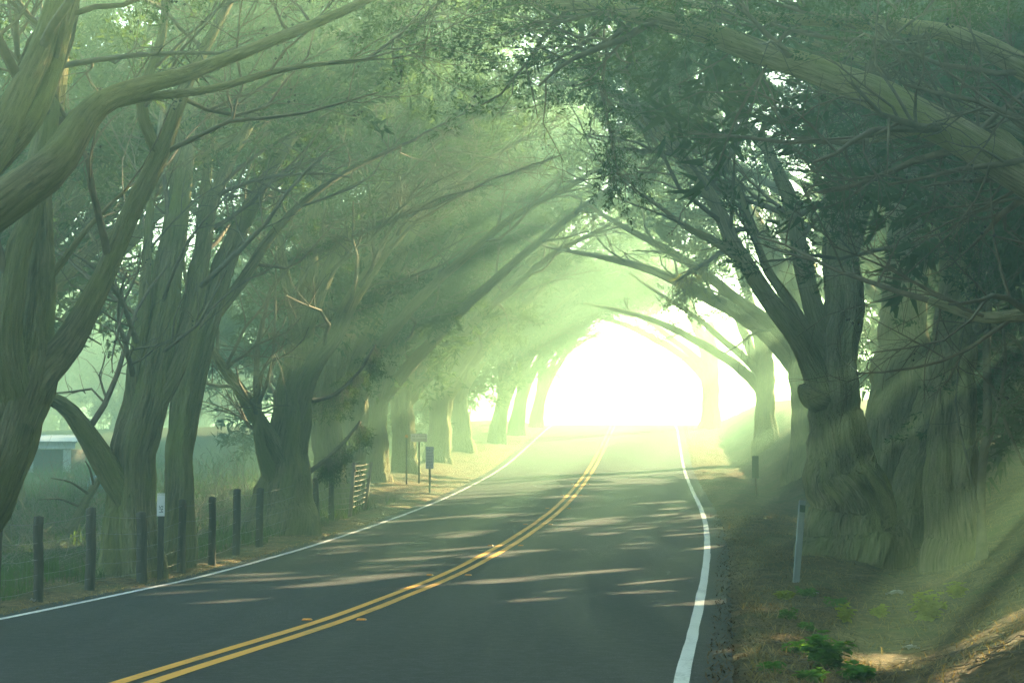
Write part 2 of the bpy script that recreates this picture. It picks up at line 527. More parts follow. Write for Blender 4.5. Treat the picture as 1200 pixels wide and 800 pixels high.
def road_mat():
    m, nt, out = mat('asphalt')
    bs = nt.nodes.new('ShaderNodeBsdfPrincipled')
    bs.inputs['Specular IOR Level'].default_value = 0.22
    mp = coords(nt)
    fine = nd(nt, 'ShaderNodeTexNoise', Scale=75, Detail=3, Roughness=0.8)
    vor = nd(nt, 'ShaderNodeTexVoronoi', Scale=58.0)
    big = nd(nt, 'ShaderNodeTexNoise', Scale=0.5, Detail=4, Roughness=0.6)
    mp2 = coords(nt, (1.6, 0.07, 1))
    trk = nd(nt, 'ShaderNodeTexNoise', Scale=1.0, Detail=4, Roughness=0.55)
    for n in (fine, vor, big):
        nt.links.new(mp.outputs[0], n.inputs['Vector'])
    nt.links.new(mp2.outputs[0], trk.inputs['Vector'])
    base = ramp(nt, [(0.36, (0.009, 0.010, 0.011)), (0.52, (0.024, 0.026, 0.029)), (0.66, (0.065, 0.068, 0.070))])
    nt.links.new(fine.outputs[0], base.inputs[0])
    vr = ramp(nt, [(0.05, (3.2, 3.2, 3.1)), (0.2, (1.1, 1.1, 1.1)), (0.5, (0.45, 0.45, 0.47))])
    nt.links.new(vor.outputs[0], vr.inputs[0])
    c = mix_rgb(nt, 0.7, base.outputs[0], vr.outputs[0], 'MULTIPLY')
    mot = nd(nt, 'ShaderNodeTexNoise', Scale=9.0, Detail=6, Roughness=0.8)
    nt.links.new(mp.outputs[0], mot.inputs['Vector'])
    mr = ramp(nt, [(0.40, (0.35, 0.35, 0.37)), (0.5, (1.0, 1.0, 1.0)), (0.60, (2.2, 2.15, 2.05))])
    nt.links.new(mot.outputs[0], mr.inputs[0])
    c = mix_rgb(nt, 0.85, c, mr.outputs[0], 'MULTIPLY')
    tr = ramp(nt, [(0.3, (0.72, 0.74, 0.75)), (0.7, (1.25, 1.22, 1.2))])
    nt.links.new(trk.outputs[0], tr.inputs[0])
    c = mix_rgb(nt, 0.75, c, tr.outputs[0], 'MULTIPLY')
    bg = ramp(nt, [(0.3, (0.8, 0.8, 0.8)), (0.7, (1.15, 1.15, 1.15))])
    nt.links.new(big.outputs[0], bg.inputs[0])
    c = mix_rgb(nt, 0.8, c, bg.outputs[0], 'MULTIPLY')
    nt.links.new(c, bs.inputs['Base Color'])
    rr = ramp(nt, [(0.3, (0.65,) * 3), (0.7, (0.82,) * 3)])
    nt.links.new(trk.outputs[0], rr.inputs[0]); nt.links.new(rr.outputs[0], bs.inputs['Roughness'])
    b = nd(nt, 'ShaderNodeBump', Strength=0.55, Distance=0.012)
    nt.links.new(vor.outputs[0], b.inputs['Height']); nt.links.new(b.outputs[0], bs.inputs['Normal'])
    nt.links.new(bs.outputs[0], out.inputs[0])
    return m

def paint_mat(name, col, worn):
    m, nt, out = mat(name)
    bs = nt.nodes.new('ShaderNodeBsdfPrincipled')
    bs.inputs['Roughness'].default_value = 0.6
    mp = coords(nt)
    nz = nd(nt, 'ShaderNodeTexNoise', Scale=26, Detail=6, Roughness=0.75)
    nt.links.new(mp.outputs[0], nz.inputs['Vector'])
    mp2 = coords(nt, (2.2, 0.35, 1))
    n2 = nd(nt, 'ShaderNodeTexNoise', Scale=1.4, Detail=4, Roughness=0.6)
    nt.links.new(mp2.outputs[0], n2.inputs['Vector'])
    r = ramp(nt, [(0.38, worn), (0.50, col)])
    ad = nd(nt, 'ShaderNodeMath', operation='MULTIPLY_ADD'); ad.inputs[1].default_value = 0.45
    nt.links.new(n2.outputs[0], ad.inputs[0]); 
    sb = nd(nt, 'ShaderNodeMath', operation='MULTIPLY'); sb.inputs[1].default_value = 0.55
    nt.links.new(nz.outputs[0], sb.inputs[0]); nt.links.new(sb.outputs[0], ad.inputs[2])
    nt.links.new(ad.outputs[0], r.inputs[0])
    nt.links.new(r.outputs[0], bs.inputs['Base Color'])
    b = nd(nt, 'ShaderNodeBump', Strength=0.3, Distance=0.006)
    nt.links.new(nz.outputs[0], b.inputs['Height']); nt.links.new(b.outputs[0], bs.inputs['Normal'])
    nt.links.new(bs.outputs[0], out.inputs[0])
    return m

M_GROUND = ground_mat()
M_ROAD = road_mat()
M_WHITE = paint_mat('white_road_paint', (0.62, 0.62, 0.58), (0.30, 0.30, 0.29))
M_YELLOW = paint_mat('yellow_road_paint', (0.74, 0.33, 0.012), (0.30, 0.16, 0.02))
M_POST = simple_mat('weathered_post_wood', (0.13, 0.105, 0.075), (0.05, 0.042, 0.032), 0.9, 9, (6, 6, 0.6), 0.5)
M_PALEWOOD = simple_mat('pale_post_wood', (0.42, 0.37, 0.26), (0.22, 0.19, 0.13), 0.85, 9, (6, 6, 0.6), 0.4)
M_WIRE = simple_mat('galvanised_wire', (0.30, 0.30, 0.28), (0.16, 0.14, 0.12), 0.45, 20, bump=0, spec=0.6)
M_SIGN = simple_mat('white_sign_face', (0.84, 0.85, 0.82), (0.74, 0.75, 0.72), 0.5, 12, bump=0)
M_INK = simple_mat('sign_lettering', (0.03, 0.035, 0.03), (0.02, 0.02, 0.02), 0.6, 10, bump=0)
M_STEEL = simple_mat('green_steel_post', (0.10, 0.15, 0.10), (0.06, 0.08, 0.06), 0.5, 20, bump=0.1, spec=0.5)
M_GREYPLASTIC = simple_mat('grey_plastic_stake', (0.42, 0.47, 0.42), (0.30, 0.34, 0.31), 0.6, 14, (1, 1, 0.3), 0.1)
M_AMBER = simple_mat('amber_reflector', (0.95, 0.36, 0.01), (0.75, 0.24, 0.01), 0.25, 40, bump=0, spec=0.7)
M_AMBERBODY = simple_mat('amber_marker_body', (0.70, 0.30, 0.02), (0.4, 0.17, 0.02), 0.5, 40, bump=0.1)
M_PAPER = simple_mat('crumpled_paper', (0.70, 0.71, 0.70), (0.5, 0.51, 0.5), 0.8, 25, bump=0.4)
M_SHEDWALL = simple_mat('whitewashed_boards', (0.62, 0.65, 0.62), (0.42, 0.45, 0.43), 0.8, 5, (4, 4, 0.5), 0.2)
M_SHEDDARK = simple_mat('dark_timber_door', (0.12, 0.105, 0.085), (0.06, 0.052, 0.042), 0.85, 6, (5, 5, 0.5), 0.2)
M_SHEDROOF = simple_mat('corrugated_grey_roof', (0.32, 0.34, 0.34), (0.20, 0.21, 0.21), 0.5, 8, bump=0.1, spec=0.5)
M_TANK = simple_mat('blue_tank_plastic', (0.16, 0.30, 0.36), (0.11, 0.22, 0.27), 0.55, 3, bump=0.05)
M_CONE = simple_mat('cypress_cones', (0.055, 0.04, 0.03), (0.03, 0.022, 0.018), 0.9, 30, bump=0)

# ------------------------------------------------------------------ ground and road
def grid_axis(segs):
    out = [segs[0][0]]
    for a, b, st in segs:
        n = max(1, int(round((b - a) / st)))
        out += list(np.linspace(a, b, n + 1)[1:])
    return np.array(out)

gD = grid_axis([(-45, 8, 3), (8, 40, 0.17), (40, 70, 0.35), (70, 130, 0.8), (130, 200, 4), (200, 420, 20)])
gT = grid_axis([(-300, -60, 20), (-60, -16, 2.5), (-16, -8, 0.5), (-8, -3.7, 0.16), (-3.7, 3.7, 1.85), (3.7, 9, 0.13),
                (9, 14, 0.35), (14, 26, 1.0), (26, 60, 3), (60, 300, 20)])
DD, TT = np.meshgrid(gD, gT, indexing='ij')
XX = road_x(DD) + TT
ZZ = ground_z(XX, DD)
GV = np.stack([XX, DD, ZZ], -1).reshape(-1, 3)
ni, nj = len(gD), len(gT)
ii, jj = np.meshgrid(np.arange(ni - 1), np.arange(nj - 1), indexing='ij')
a = (ii * nj + jj).ravel()
GQ = np.stack([a, a + 1, a + nj + 1, a + nj], 1)
gm = mesh_np('ground', GV, GQ)
att = gm.attributes.new('verge', 'FLOAT', 'POINT')
vg = sstep(5.0, 7.5, -TT) * 0.85 + 0.35 * sstep(9, 14, TT)
att.data.foreach_set('value', vg.ravel().astype(np.float32))
link('ground', gm, M_GROUND, kind='structure')

def strip(name, t0, t1, D0, D1, step, dz, m, wob=0.0, seed=0, nt_=2, parent=None, **props):
    D = np.arange(D0, D1 + step, step)
    r = np.random.default_rng(seed)
    ts = np.linspace(0, 1, nt_)
    V = []
    for e in ts:
        t = t0 + (t1 - t0) * e
        w = 0
        if wob and e in (0.0, 1.0):
            w = _smooth(r.normal(0, 1, len(D)), 5)[:len(D)] * wob
        tt = t + w
        V.append(np.stack([road_x(D) + tt, D, road_z(D) - 0.016 * np.abs(tt) ** 1.0 * 0.6 + dz], -1))
    V = np.stack(V, 1)
    n = len(D); k = nt_
    i2, j2 = np.meshgrid(np.arange(n - 1), np.arange(k - 1), indexing='ij')
    a2 = (i2 * k + j2).ravel()
    me = mesh_np(name, V.reshape(-1, 3), np.stack([a2, a2 + 1, a2 + k + 1, a2 + k], 1))
    return link(name, me, m, parent, **props)

strip('road', -3.92, 4.02, -45, 300, 0.25, 0.02, M_ROAD, wob=0.03, seed=2, nt_=13, kind='structure')
strip('edge_line', -3.66, -3.56, -45, 300, 0.5, 0.0245, M_WHITE, wob=0.003, seed=3, kind='structure')
strip('edge_line', 3.60, 3.71, -45, 300, 0.5, 0.0245, M_WHITE, wob=0.005, seed=4, kind='structure')
strip('centre_line', -0.165, -0.055, -45, 300, 0.5, 0.0250, M_YELLOW, wob=0.004, seed=5, kind='structure')
strip('centre_line', 0.055, 0.165, -45, 300, 0.5, 0.0250, M_YELLOW, wob=0.004, seed=6, kind='structure')

# raised amber markers in pairs beside the double line
def marker_mesh():
    b = MB()
    w, l, h = 0.10, 0.10, 0.018
    V = [(-w / 2, -l / 2, 0), (w / 2, -l / 2, 0), (w / 2, l / 2, 0), (-w / 2, l / 2, 0),
         (-w / 2 + .012, -l / 2 + .028, h), (w / 2 - .012, -l / 2 + .028, h), (w / 2 - .012, l / 2 - .028, h), (-w / 2 + .012, l / 2 - .028, h)]
    b.add(V, [[3, 2, 1, 0], [4, 5, 6, 7], [0, 1, 5, 4], [1, 2, 6, 5], [2, 3, 7, 6], [3, 0, 4, 7]])
    lens = MB()
    k = 0.003
    V2 = []
    for (u, v) in ((0.08, 0.1), (0.92, 0.1), (0.92, 0.9), (0.08, 0.9)):
        x = (-w / 2 + .012 * v) * (1 - u) + (w / 2 - .012 * v) * u
        y = -l / 2 + .028 * v; z = h * v
        V2.append((x, y - k, z + k))
    V2 += [(x, y + k, z - k) for x, y, z in V2]
    lens.add(V2, [[0, 1, 2, 3], [7, 6, 5, 4], [0, 4, 5, 1], [1, 5, 6, 2], [2, 6, 7, 3], [3, 7, 4, 0]])
    return b.mesh('marker_body'), lens.mesh('reflector')
mk_b, mk_l = marker_mesh()
mD = [19.0, 26.8, 33.9, 40.7, 47.7, 55.0, 62.2, 69.5]
near = ['nearest', 'second', 'third', 'fourth', 'fifth', 'sixth', 'seventh', 'eighth']
mk0 = None
for k, D in enumerate(mD):
    for s, sd in ((-1, 'left'), (1, 'right')):
        x = float(road_x(D)) + s * 0.275
        loc = (x, D, float(road_z(D)) + 0.019)
        lab = f'amber raised road marker {sd} of the double yellow line, {near[k]} pair from the viewer'
        rz = -math.atan(0.11)
        if mk0 is None:
            mk0 = thing('pavement_marker', lab, 'road marker', loc, rz, 'raised amber markers along the double yellow line')
            link('marker_body', mk_b, M_AMBERBODY, mk0); link('reflector', mk_l, M_AMBER, mk0)
        else:
            copy_thing(mk0, loc, rz, 1.0, lab)

# ------------------------------------------------------------------ trees
def trunk_mesh(name, P, R, rings, sides, seed, flare=0.0, flare_h=0.6, amp=0.10, twist=0.5, fine=0.05, base_off=np.zeros(3), caps=False):
    r_ = np.random.default_rng(seed)
    PR = catmull(np.hstack([np.asarray(P, float), np.asarray(R, float)[:, None]]), rings)
    C, RR = PR[:, :3], np.maximum(PR[:, 3], 0.01)
    seg = np.linalg.norm(np.diff(C, axis=0), axis=1); s = np.concatenate([[0], np.cumsum(seg)])
    jit = np.stack([_smooth(r_.normal(0, 1, rings), 7)[:rings] for _ in range(3)], -1) * RR[:, None] * 0.12
    C = C + jit
    T = norm(np.gradient(C, axis=0))
    U = np.zeros_like(T)
    u = np.cross(T[0], [0, 1, 0.01]); u /= np.linalg.norm(u)
    for i in range(rings):
        u = u - T[i] * np.dot(u, T[i]); u /= np.linalg.norm(u); U[i] = u
    W = np.cross(T, U)
    th = np.arange(sides) / sides * 2 * pi
    TH, S = np.meshgrid(th, s)
    f = np.zeros_like(TH)
    tw = twist * r_.uniform(0.7, 1.3)
    for k, a_ in ((2, .55), (3, .8), (5, .7), (7, .5)):
        f += amp * a_ * np.sin(k * (TH + tw * S * 0.35) + r_.uniform(0, 6.3) + np.sin(S * r_.uniform(.5, 1.4) + r_.uniform(0, 6.3)) * 0.7)
    kmax = sides // 3
    for _ in range(12):
        k = int(r_.integers(9, max(10, kmax)))
        ph = r_.uniform(0, 6.3)
        g = np.sin(k * (TH + tw * S * 0.35) + ph + r_.uniform(.2, .7) * np.sin(S * r_.uniform(.5, 1.6) + r_.uniform(0, 6.3)))
        am = 0.55 + 0.45 * np.sin(S * r_.uniform(1.2, 3.5) + 2 * TH + r_.uniform(0, 6.3)) * np.sin(3 * TH + r_.uniform(0, 6.3))
        f += fine * 0.5 * (1 - np.abs(g) * 1.6) * 0.6 * am
    lump = sum(np.sin(TH * int(r_.integers(1, 4)) + S * r_.uniform(1.0, 3.0) + r_.uniform(0, 6.3)) for _ in range(4)) * 0.03
    rr = RR[:, None] * (1 + f + lump + r_.normal(0, 0.010, TH.shape))
    if flare:
        lob = 0.55 + 0.45 * np.sin(TH * 5 + r_.uniform(0, 6.3) + 0.6 * np.sin(TH * 2 + 1)) + 0.2 * np.sin(TH * 3 + r_.uniform(0, 6))
        rr = rr + RR[0] * flare * np.exp(-np.maximum(S - 0.3, 0) / flare_h) * np.clip(lob, 0.1, 1.5)
    V = C[:, None, :] + rr[:, :, None] * (np.cos(TH)[..., None] * U[:, None, :] + np.sin(TH)[..., None] * W[:, None, :])
    i = np.arange(rings - 1)[:, None] * sides; j = np.arange(sides)[None, :]; k = (j + 1) % sides
    Q = np.stack(np.broadcast_arrays(i + j, i + k, i + sides + k, i + sides + j), -1).reshape(-1, 4)
    V = V.reshape(-1, 3)
    V = np.vstack([V, C[-1] + T[-1] * RR[-1] * 0.3])
    a_ = np.arange(sides)
    Tt = np.stack([(rings - 1) * sides + a_, (rings - 1) * sides + (a_ + 1) % sides, np.full(sides, len(V) - 1)], 1)
    me = mesh_np(name, V - base_off, Q, Tt)
    bc = np.stack([np.cos(TH) * RR[:, None], np.sin(TH) * RR[:, None], S + seed * 3.7], -1).reshape(-1, 3)
    bc = np.vstack([bc, bc[-1]])
    me.attributes.new('bark', 'FLOAT_VECTOR', 'POINT').data.foreach_set('vector', bc.astype(np.float32).ravel())
    return me, C, RR

def make_spray(rng, n, L, wl, ww):
    """one feathery cypress sprig along +X: n narrow leaf triangles"""
    u = rng.uniform(0.05, 1.0, n) ** 0.8
    ang = rng.uniform(0, 2 * pi, n)
    spread = 0.22 * L * (1.1 - 0.6 * u)
    off = np.stack([np.zeros(n), np.cos(ang) * spread * rng.uniform(0.1, 1, n), np.sin(ang) * spread * 0.7 * rng.uniform(0.1, 1, n)], 1)
    base = np.stack([u * L, np.zeros(n), np.zeros(n)], 1) + off
    d = norm(np.stack([rng.uniform(0.4, 1.2, n), np.cos(ang) * 0.9, np.sin(ang) * 0.7], 1) + rng.normal(0, .3, (n, 3)))
    side = norm(np.cross(d, rng.normal(0, 1, (n, 3))))
    ln = wl * rng.uniform(0.6, 1.3, n)[:, None]; wd_ = ww * rng.uniform(0.6, 1.3, n)[:, None]
    V = np.stack([base - side * wd_ * .5, base + side * wd_ * .5, base + d * ln], 1)
    return V.reshape(-1, 3)

def place_sprays(rng, pos, dirs, protos, smin=0.8, smax=1.3):
    N = len(pos)
    which = rng.integers(0, len(protos), N)
    X = norm(dirs)
    up = np.tile([0, 0, 1.0], (N, 1)) + rng.normal(0, .5, (N, 3))
    Y = norm(np.cross(up, X)); Z = np.cross(X, Y)
    sc = rng.uniform(smin, smax, N)[:, None, None]
    Mx = np.stack([X, Y, Z], 2) * sc
    Vs = []
    for p in range(len(protos)):
        k = which == p
        if k.any():
            Vs.append((np.einsum('nij,kj->nki', Mx[k], protos[p]) + pos[k][:, None, :]).reshape(-1, 3))
    V = np.vstack(Vs)
    return V, np.arange(len(V)).reshape(-1, 3)

def grow(rng, start, d, length, m, wander, up, droop=0.0):
    N = len(start)
    P = np.zeros((N, m, 3)); P[:, 0] = start
    d = norm(d); st = (length / (m - 1))[:, None]
    for i in range(1, m):
        d = d + rng.normal(0, wander, (N, 3))
        d[:, 2] += up - droop * (i / m)
        d = norm(d)
        P[:, i] = P[:, i - 1] + d * st
    return P

def spawn(rng, P, R, per, t0, t1, amin, amax, bias, flat, l0, l1, taper=0.5, rr=(0.35, 0.6), rmax=9):
    N, m, _ = P.shape
    idx = np.repeat(np.arange(N), per)
    t = rng.uniform(t0, t1, len(idx))
    f = t * (m - 1); k = np.clip(f.astype(int), 0, m - 2); g = (f - k)[:, None]
    pos = P[idx, k] * (1 - g) + P[idx, k + 1] * g
    tan = norm(P[idx, k + 1] - P[idx, k])
    v = rng.normal(0, 1, (len(idx), 3)); v[:, 2] *= flat
    v = v + np.asarray(bias)
    v = norm(v - tan * (v * tan).sum(1, keepdims=True))
    a_ = np.radians(rng.uniform(amin, amax, len(idx)))[:, None]
    d = tan * np.cos(a_) + v * np.sin(a_)
    L = rng.uniform(l0, l1, len(idx)) * (1 - taper * t)
    r = R[idx, k] * (1 - g[:, 0]) + R[idx, k + 1] * g[:, 0]
    return pos, d, L, np.minimum(r * rng.uniform(rr[0], rr[1], len(idx)), rmax), t

def cones_mesh(rng, pos):
    o = np.array([[1, 0, 0], [-1, 0, 0], [0, 1, 0], [0, -1, 0], [0, 0, 1], [0, 0, -1]], float)
    f = np.array([[0, 2, 4], [2, 1, 4], [1, 3, 4], [3, 0, 4], [2, 0, 5], [1, 2, 5], [3, 1, 5], [0, 3, 5]])
    n = len(pos)
    V = (pos[:, None, :] + o[None] * rng.uniform(.013, .022, n)[:, None, None]).reshape(-1, 3)
    F = (f[None] + (np.arange(n) * 6)[:, None, None]).reshape(-1, 3)
    return V, F

def build_tree(label, base, trunk, stems, seed, bias=(0, 0, 0), n1=1.6, l1=(2.0, 4.6), n2=8, n3=5, leaf=1.0, zl=(3.5, 6.5), leafsize=(0.10, 0.032),
               bark=None, name='cypress_tree', group=None, flare=0.5, flare_h=0.6, tsides=64, trings=80, tamp=0.10, tfine=0.10, twist=0.5, cones=0,
               tube1=5, clear=(5.0, 0.0), droop2=0.0, spray_n=28, spray_l=0.42, start=0.12, gap=-0.5, keep=None, bare_low=1.0):
    """trunk: (points, radii); stems: list of (points, radii). Everything in world metres; the thing sits at base."""
    rng = np.random.default_rng(seed)
    bark = bark or M_BARK
    base = np.asarray(base, float)
    t = thing(name, label, 'tree', tuple(base), 0, group)
    if trunk is not None:
        me, _, _ = trunk_mesh('trunk', trunk[0], trunk[1], trings, tsides, seed, flare, flare_h, tamp, twist, tfine, base)
        link('trunk', me, bark, t)
    L1P, L1R = [], []
    m1 = 7
    for si, (P, R) in enumerate(stems):
        ln = np.linalg.norm(np.diff(np.asarray(P, float), axis=0), axis=1).sum()
        me, C, RR = trunk_mesh('limb', P, R, int(max(14, min(60, ln * 5))), 14 if max(R) < 0.12 else 20, seed * 31 + si, 0, 1, tamp * 0.55, twist, tfine * 0.7, base)
        link('limb', me, bark, t)
        if ln < 1.0:
            continue
        cnt = max(3, int(ln * n1))
        # resample stem to a common length for spawning
        Ci = np.stack([np.interp(np.linspace(0, 1, 24), np.linspace(0, 1, len(C)), C[:, k]) for k in range(3)], -1)
        Ri = np.interp(np.linspace(0, 1, 24), np.linspace(0, 1, len(RR)), RR)
        pos, d, L, r, tt = spawn(rng, Ci[None], Ri[None], cnt, start, 1.0, 35, 80, bias, 0.55, l1[0], l1[1], 0.35, (0.3, 0.5), 0.05)
        P1 = grow(rng, pos, d, L, m1, 0.16, 0.05, 0.04)
        R1 = np.maximum(r, 0.012)[:, None] * np.linspace(1, 0.3, m1)[None]
        # the stem's own tip
        tipP = grow(rng, C[-1:], (C[-1] - C[-3])[None], np.array([2.4]), m1, 0.12, 0.03)
        tipR = max(RR[-1], 0.012) * np.linspace(1, 0.3, m1)[None]
        L1P += [P1, tipP]; L1R += [R1, tipR]
    P1 = np.vstack(L1P); R1 = np.vstack(L1R)
    def filt(P, R):
        cb = (clear[0] - 0.4, clear[1] - 1.6)
        ok = tunnel_ok(P[:, -1], *cb) & tunnel_ok(P[:, P.shape[1] // 2], *cb)
        if keep is not None:
            ok &= keep(P[:, -1])
        ok &= ~open_sky(P[:, -1]) & (P[:, -1, 2] > base[2] + 0.6)
        return P[ok], R[ok]
    P1, R1 = filt(P1, R1)
    pos, d, L, r, _ = spawn(rng, P1, R1, n2, 0.15, 1.0, 30, 75, np.asarray(bias) * 0.5, 0.45, 0.7, 1.9, 0.4, (0.4, 0.7), 0.02)
    m2 = 5
    P2 = grow(rng, pos, d, L, m2, 0.20, 0.05, 0.05 + droop2)
    R2 = np.maximum(r, 0.006)[:, None] * np.linspace(1, 0.35, m2)[None]
    P2, R2 = filt(P2, R2)
    pos, d, L, r, _ = spawn(rng, P2, R2, n3, 0.2, 1.0, 25, 75, np.asarray(bias) * 0.3, 0.5, 0.35, 0.9, 0.3, (0.5, 0.8), 0.008)
    m3 = 4
    P3 = grow(rng, pos, d, L, m3, 0.22, 0.06, 0.06 + droop2)
    R3 = np.maximum(r, 0.0035)[:, None] * np.linspace(1, 0.4, m3)[None]
    P3, R3 = filt(P3, R3)
    b = MB()
    for P, R, s in ((P1, R1, tube1), (P2, R2, 4), (P3, R3, 3)):
        if len(P):
            V, Q = tubes(P - base, R, s); b.add(V, Q)
    link('branchwork', b.mesh('branchwork', True), M_TWIG, t, kind='stuff')
    # foliage on the outer twigs, where light reaches
    protos = [make_spray(rng, spray_n, spray_l, *leafsize) for _ in range(4)]
    ends = np.vstack([P3[:, -1], P3[:, 1], P2[:, -1]]) if len(P3) else P2[:, -1]
    dirs = np.vstack([P3[:, -1] - P3[:, -2], P3[:, 2] - P3[:, 0], P2[:, -1] - P2[:, -2]]) if len(P3) else P2[:, -1] - P2[:, -2]
    w = sstep(zl[0], zl[1], ends[:, 2] - base[2])
    # leaves grow in clumps: thin some areas with low-frequency waves
    def cfun(x, y, z):
        return (np.sin(x * 1.5 + seed + 1.2 * np.sin(y * .8)) + np.sin(y * 1.25 + 2 * seed + 1.1 * np.sin(z * .9)) + np.sin(z * 1.9 + seed * .7 + np.sin(x * .7)))
    cl = cfun(ends[:, 0], ends[:, 1], ends[:, 2]) + 0.5 * cfun(ends[:, 1] * 2.3, ends[:, 2] * 2.1, ends[:, 0] * 2.2)
    w = w * sstep(gap - 0.7, gap + 0.7, cl) * leaf
    ok = rng.uniform(0, 1, len(ends)) < w
    ok &= tunnel_ok(ends + norm(dirs) * 0.3, *clear) & ~open_sky(ends + norm(dirs) * .3)
    if keep is not None:
        ok &= keep(ends)
    ends, dirs = ends[ok], dirs[ok]
    if len(ends):
        V, F = place_sprays(rng, ends - base, dirs, protos)
        link('crown', mesh_np('crown', V, None, F, False), M_LEAF, t, kind='stuff')
    if cones:
        k = rng.choice(len(P2), min(cones, len(P2)), replace=False)
        c0 = P2[k, -1]
        cp = np.repeat(c0, 4, axis=0) + rng.normal(0, .045, (len(c0) * 4, 3))
        V, F = cones_mesh(rng, cp - base)
        link('cone_clusters', mesh_np('cone_clusters', V, None, F, True), M_CONE, t, kind='stuff')
    return t

def stem_px(pts):
    """list of (px, py, D, width_px) -> points and radii"""
    P = np.array([px(p[0], p[1], p[2]) for p in pts])
    R = np.array([p[3] * p[2] / FPX / 2 for p in pts])
    return P, R

def auto_stems(rng, base, az0, spread, n, hf, length, r0, el=(58, 80), bend=0.10):
    out = []
    for k in range(n):
        az = az0 + (rng.uniform(-1, 1) * 0.25 + (k + .5) / n * 2 - 1) * spread
        e = rad(rng.uniform(*el))
        d = np.array([cos(az) * cos(e), sin(az) * cos(e), sin(e)])
        L = length * rng.uniform(0.8, 1.15)
        m = 7
        p = np.asarray(base, float) + np.array([0, 0, hf * rng.uniform(0.55, 1.0)])
        pts = [p.copy()]
        for i in range(1, m):
            d = d + np.array([cos(az), sin(az), 0]) * bend + rng.normal(0, 0.09, 3)
            d[2] -= 0.02
            d = d / np.linalg.norm(d)
            p = p + d * L / (m - 1); pts.append(p.copy())
        r = r0 * rng.uniform(0.42, 0.62)
        out.append((np.array(pts), r * np.linspace(1, 0.22, m)))
    return out

def sink(P, dz=0.35):
    P = np.asarray(P, float)
    return np.vstack([P[0] - [0, 0, dz], P])

# ---- left row, near trees from the photograph
toward_r, toward_l = (0.55, 0.0, 0.15), (-0.55, 0.0, 0.15)

def px_tree(label, trunk_pts, stem_list, seed, extra=(), **kw):
    P, R = stem_px(trunk_pts)
    base = P[0].copy()
    base[2] = float(ground_z(base[0], base[1]))
    P = np.vstack([[P[0][0], P[0][1], base[2] - 0.35], P]); R = np.concatenate([[R[0]], R])
    stems = [stem_px(s) for s in stem_list] + list(extra)
    return build_tree(label, base, (P, R), stems, seed, **kw)

rA = np.random.default_rng(77)
# nearest left tree, mostly out of frame: its limbs cross the upper left corner
b0 = at(-6.0, 12.5)
px_tree('nearest cypress whose mossy limbs sweep across the upper left corner',
        [(-330, 760, 12.5, 190), (-320, 560, 12.6, 160), (-300, 420, 12.8, 150)],
        [[(-310, 480, 12.8, 100), (-150, 340, 13.2, 70), (0, 238, 13.8, 52), (60, 198, 14.1, 46), (84, 165, 14.3, 40), (112, 128, 14.5, 32), (160, 104, 14.9, 23), (225, 84, 15.5, 18), (300, 55, 16.2, 14), (420, 5, 17.5, 10), (560, -70, 19, 8)],
         [(-310, 500, 12.8, 90), (-160, 330, 13.4, 62), (-30, 200, 14.2, 46), (18, 125, 14.6, 38), (50, 55, 15, 32), (72, -20, 15.4, 26), (100, -160, 16, 18)],
         [(-40, 225, 14.2, 34), (30, 150, 14.6, 26), (60, 90, 15, 22), (78, 20, 15.4, 19), (110, -90, 16, 12)],
         [(108, 128, 14.5, 15), (170, 114, 15.2, 11), (250, 104, 16.2, 10), (340, 80, 17.4, 7), (430, 70, 18.5, 4)]],
        11, bias=toward_r, n1=2.0, l1=(1.2, 2.8), n2=7, n3=5, gap=-1.0, zl=(4.5, 7.5), leaf=1.0, leafsize=(0.075, 0.022), spray_n=34, cones=60)

px_tree('mossy cypress at the left edge forking into leaning stems',
        [(-75, 700, 18.5, 90), (-38, 600, 18.6, 72), (2, 520, 18.8, 64), (28, 440, 19, 62), (36, 390, 19.1, 46), (42, 300, 19.3, 36), (46, 200, 19.6, 30), (70, 60, 20.2, 22), (90, -80, 21, 14)],
        [[(18, 500, 18.8, 44), (42, 445, 19, 42), (80, 400, 19.2, 34), (118, 335, 19.5, 28), (150, 255, 20, 25), (185, 185, 20.4, 21), (214, 110, 20.8, 15), (260, 20, 21.6, 11), (310, -80, 22.5, 8)],
         [(20, 480, 18.8, 40), (8, 400, 18.6, 34), (18, 300, 18.7, 30), (36, 250, 18.8, 26), (60, 120, 19, 20), (60, -60, 19.4, 12)],
         [(185, 185, 20.4, 15), (166, 120, 20.4, 13), (190, 40, 20.8, 10), (200, -60, 21.4, 7)],
         [(36, 340, 19.2, 12), (64, 318, 19.6, 9), (100, 270, 20, 6), (150, 220, 20.6, 4)]],
        12, bias=toward_r, n1=2.0, n2=7, n3=5, gap=-1.0, leaf=1.0, zl=(5.0, 8.0), leafsize=(0.085, 0.026), spray_n=30, cones=40)

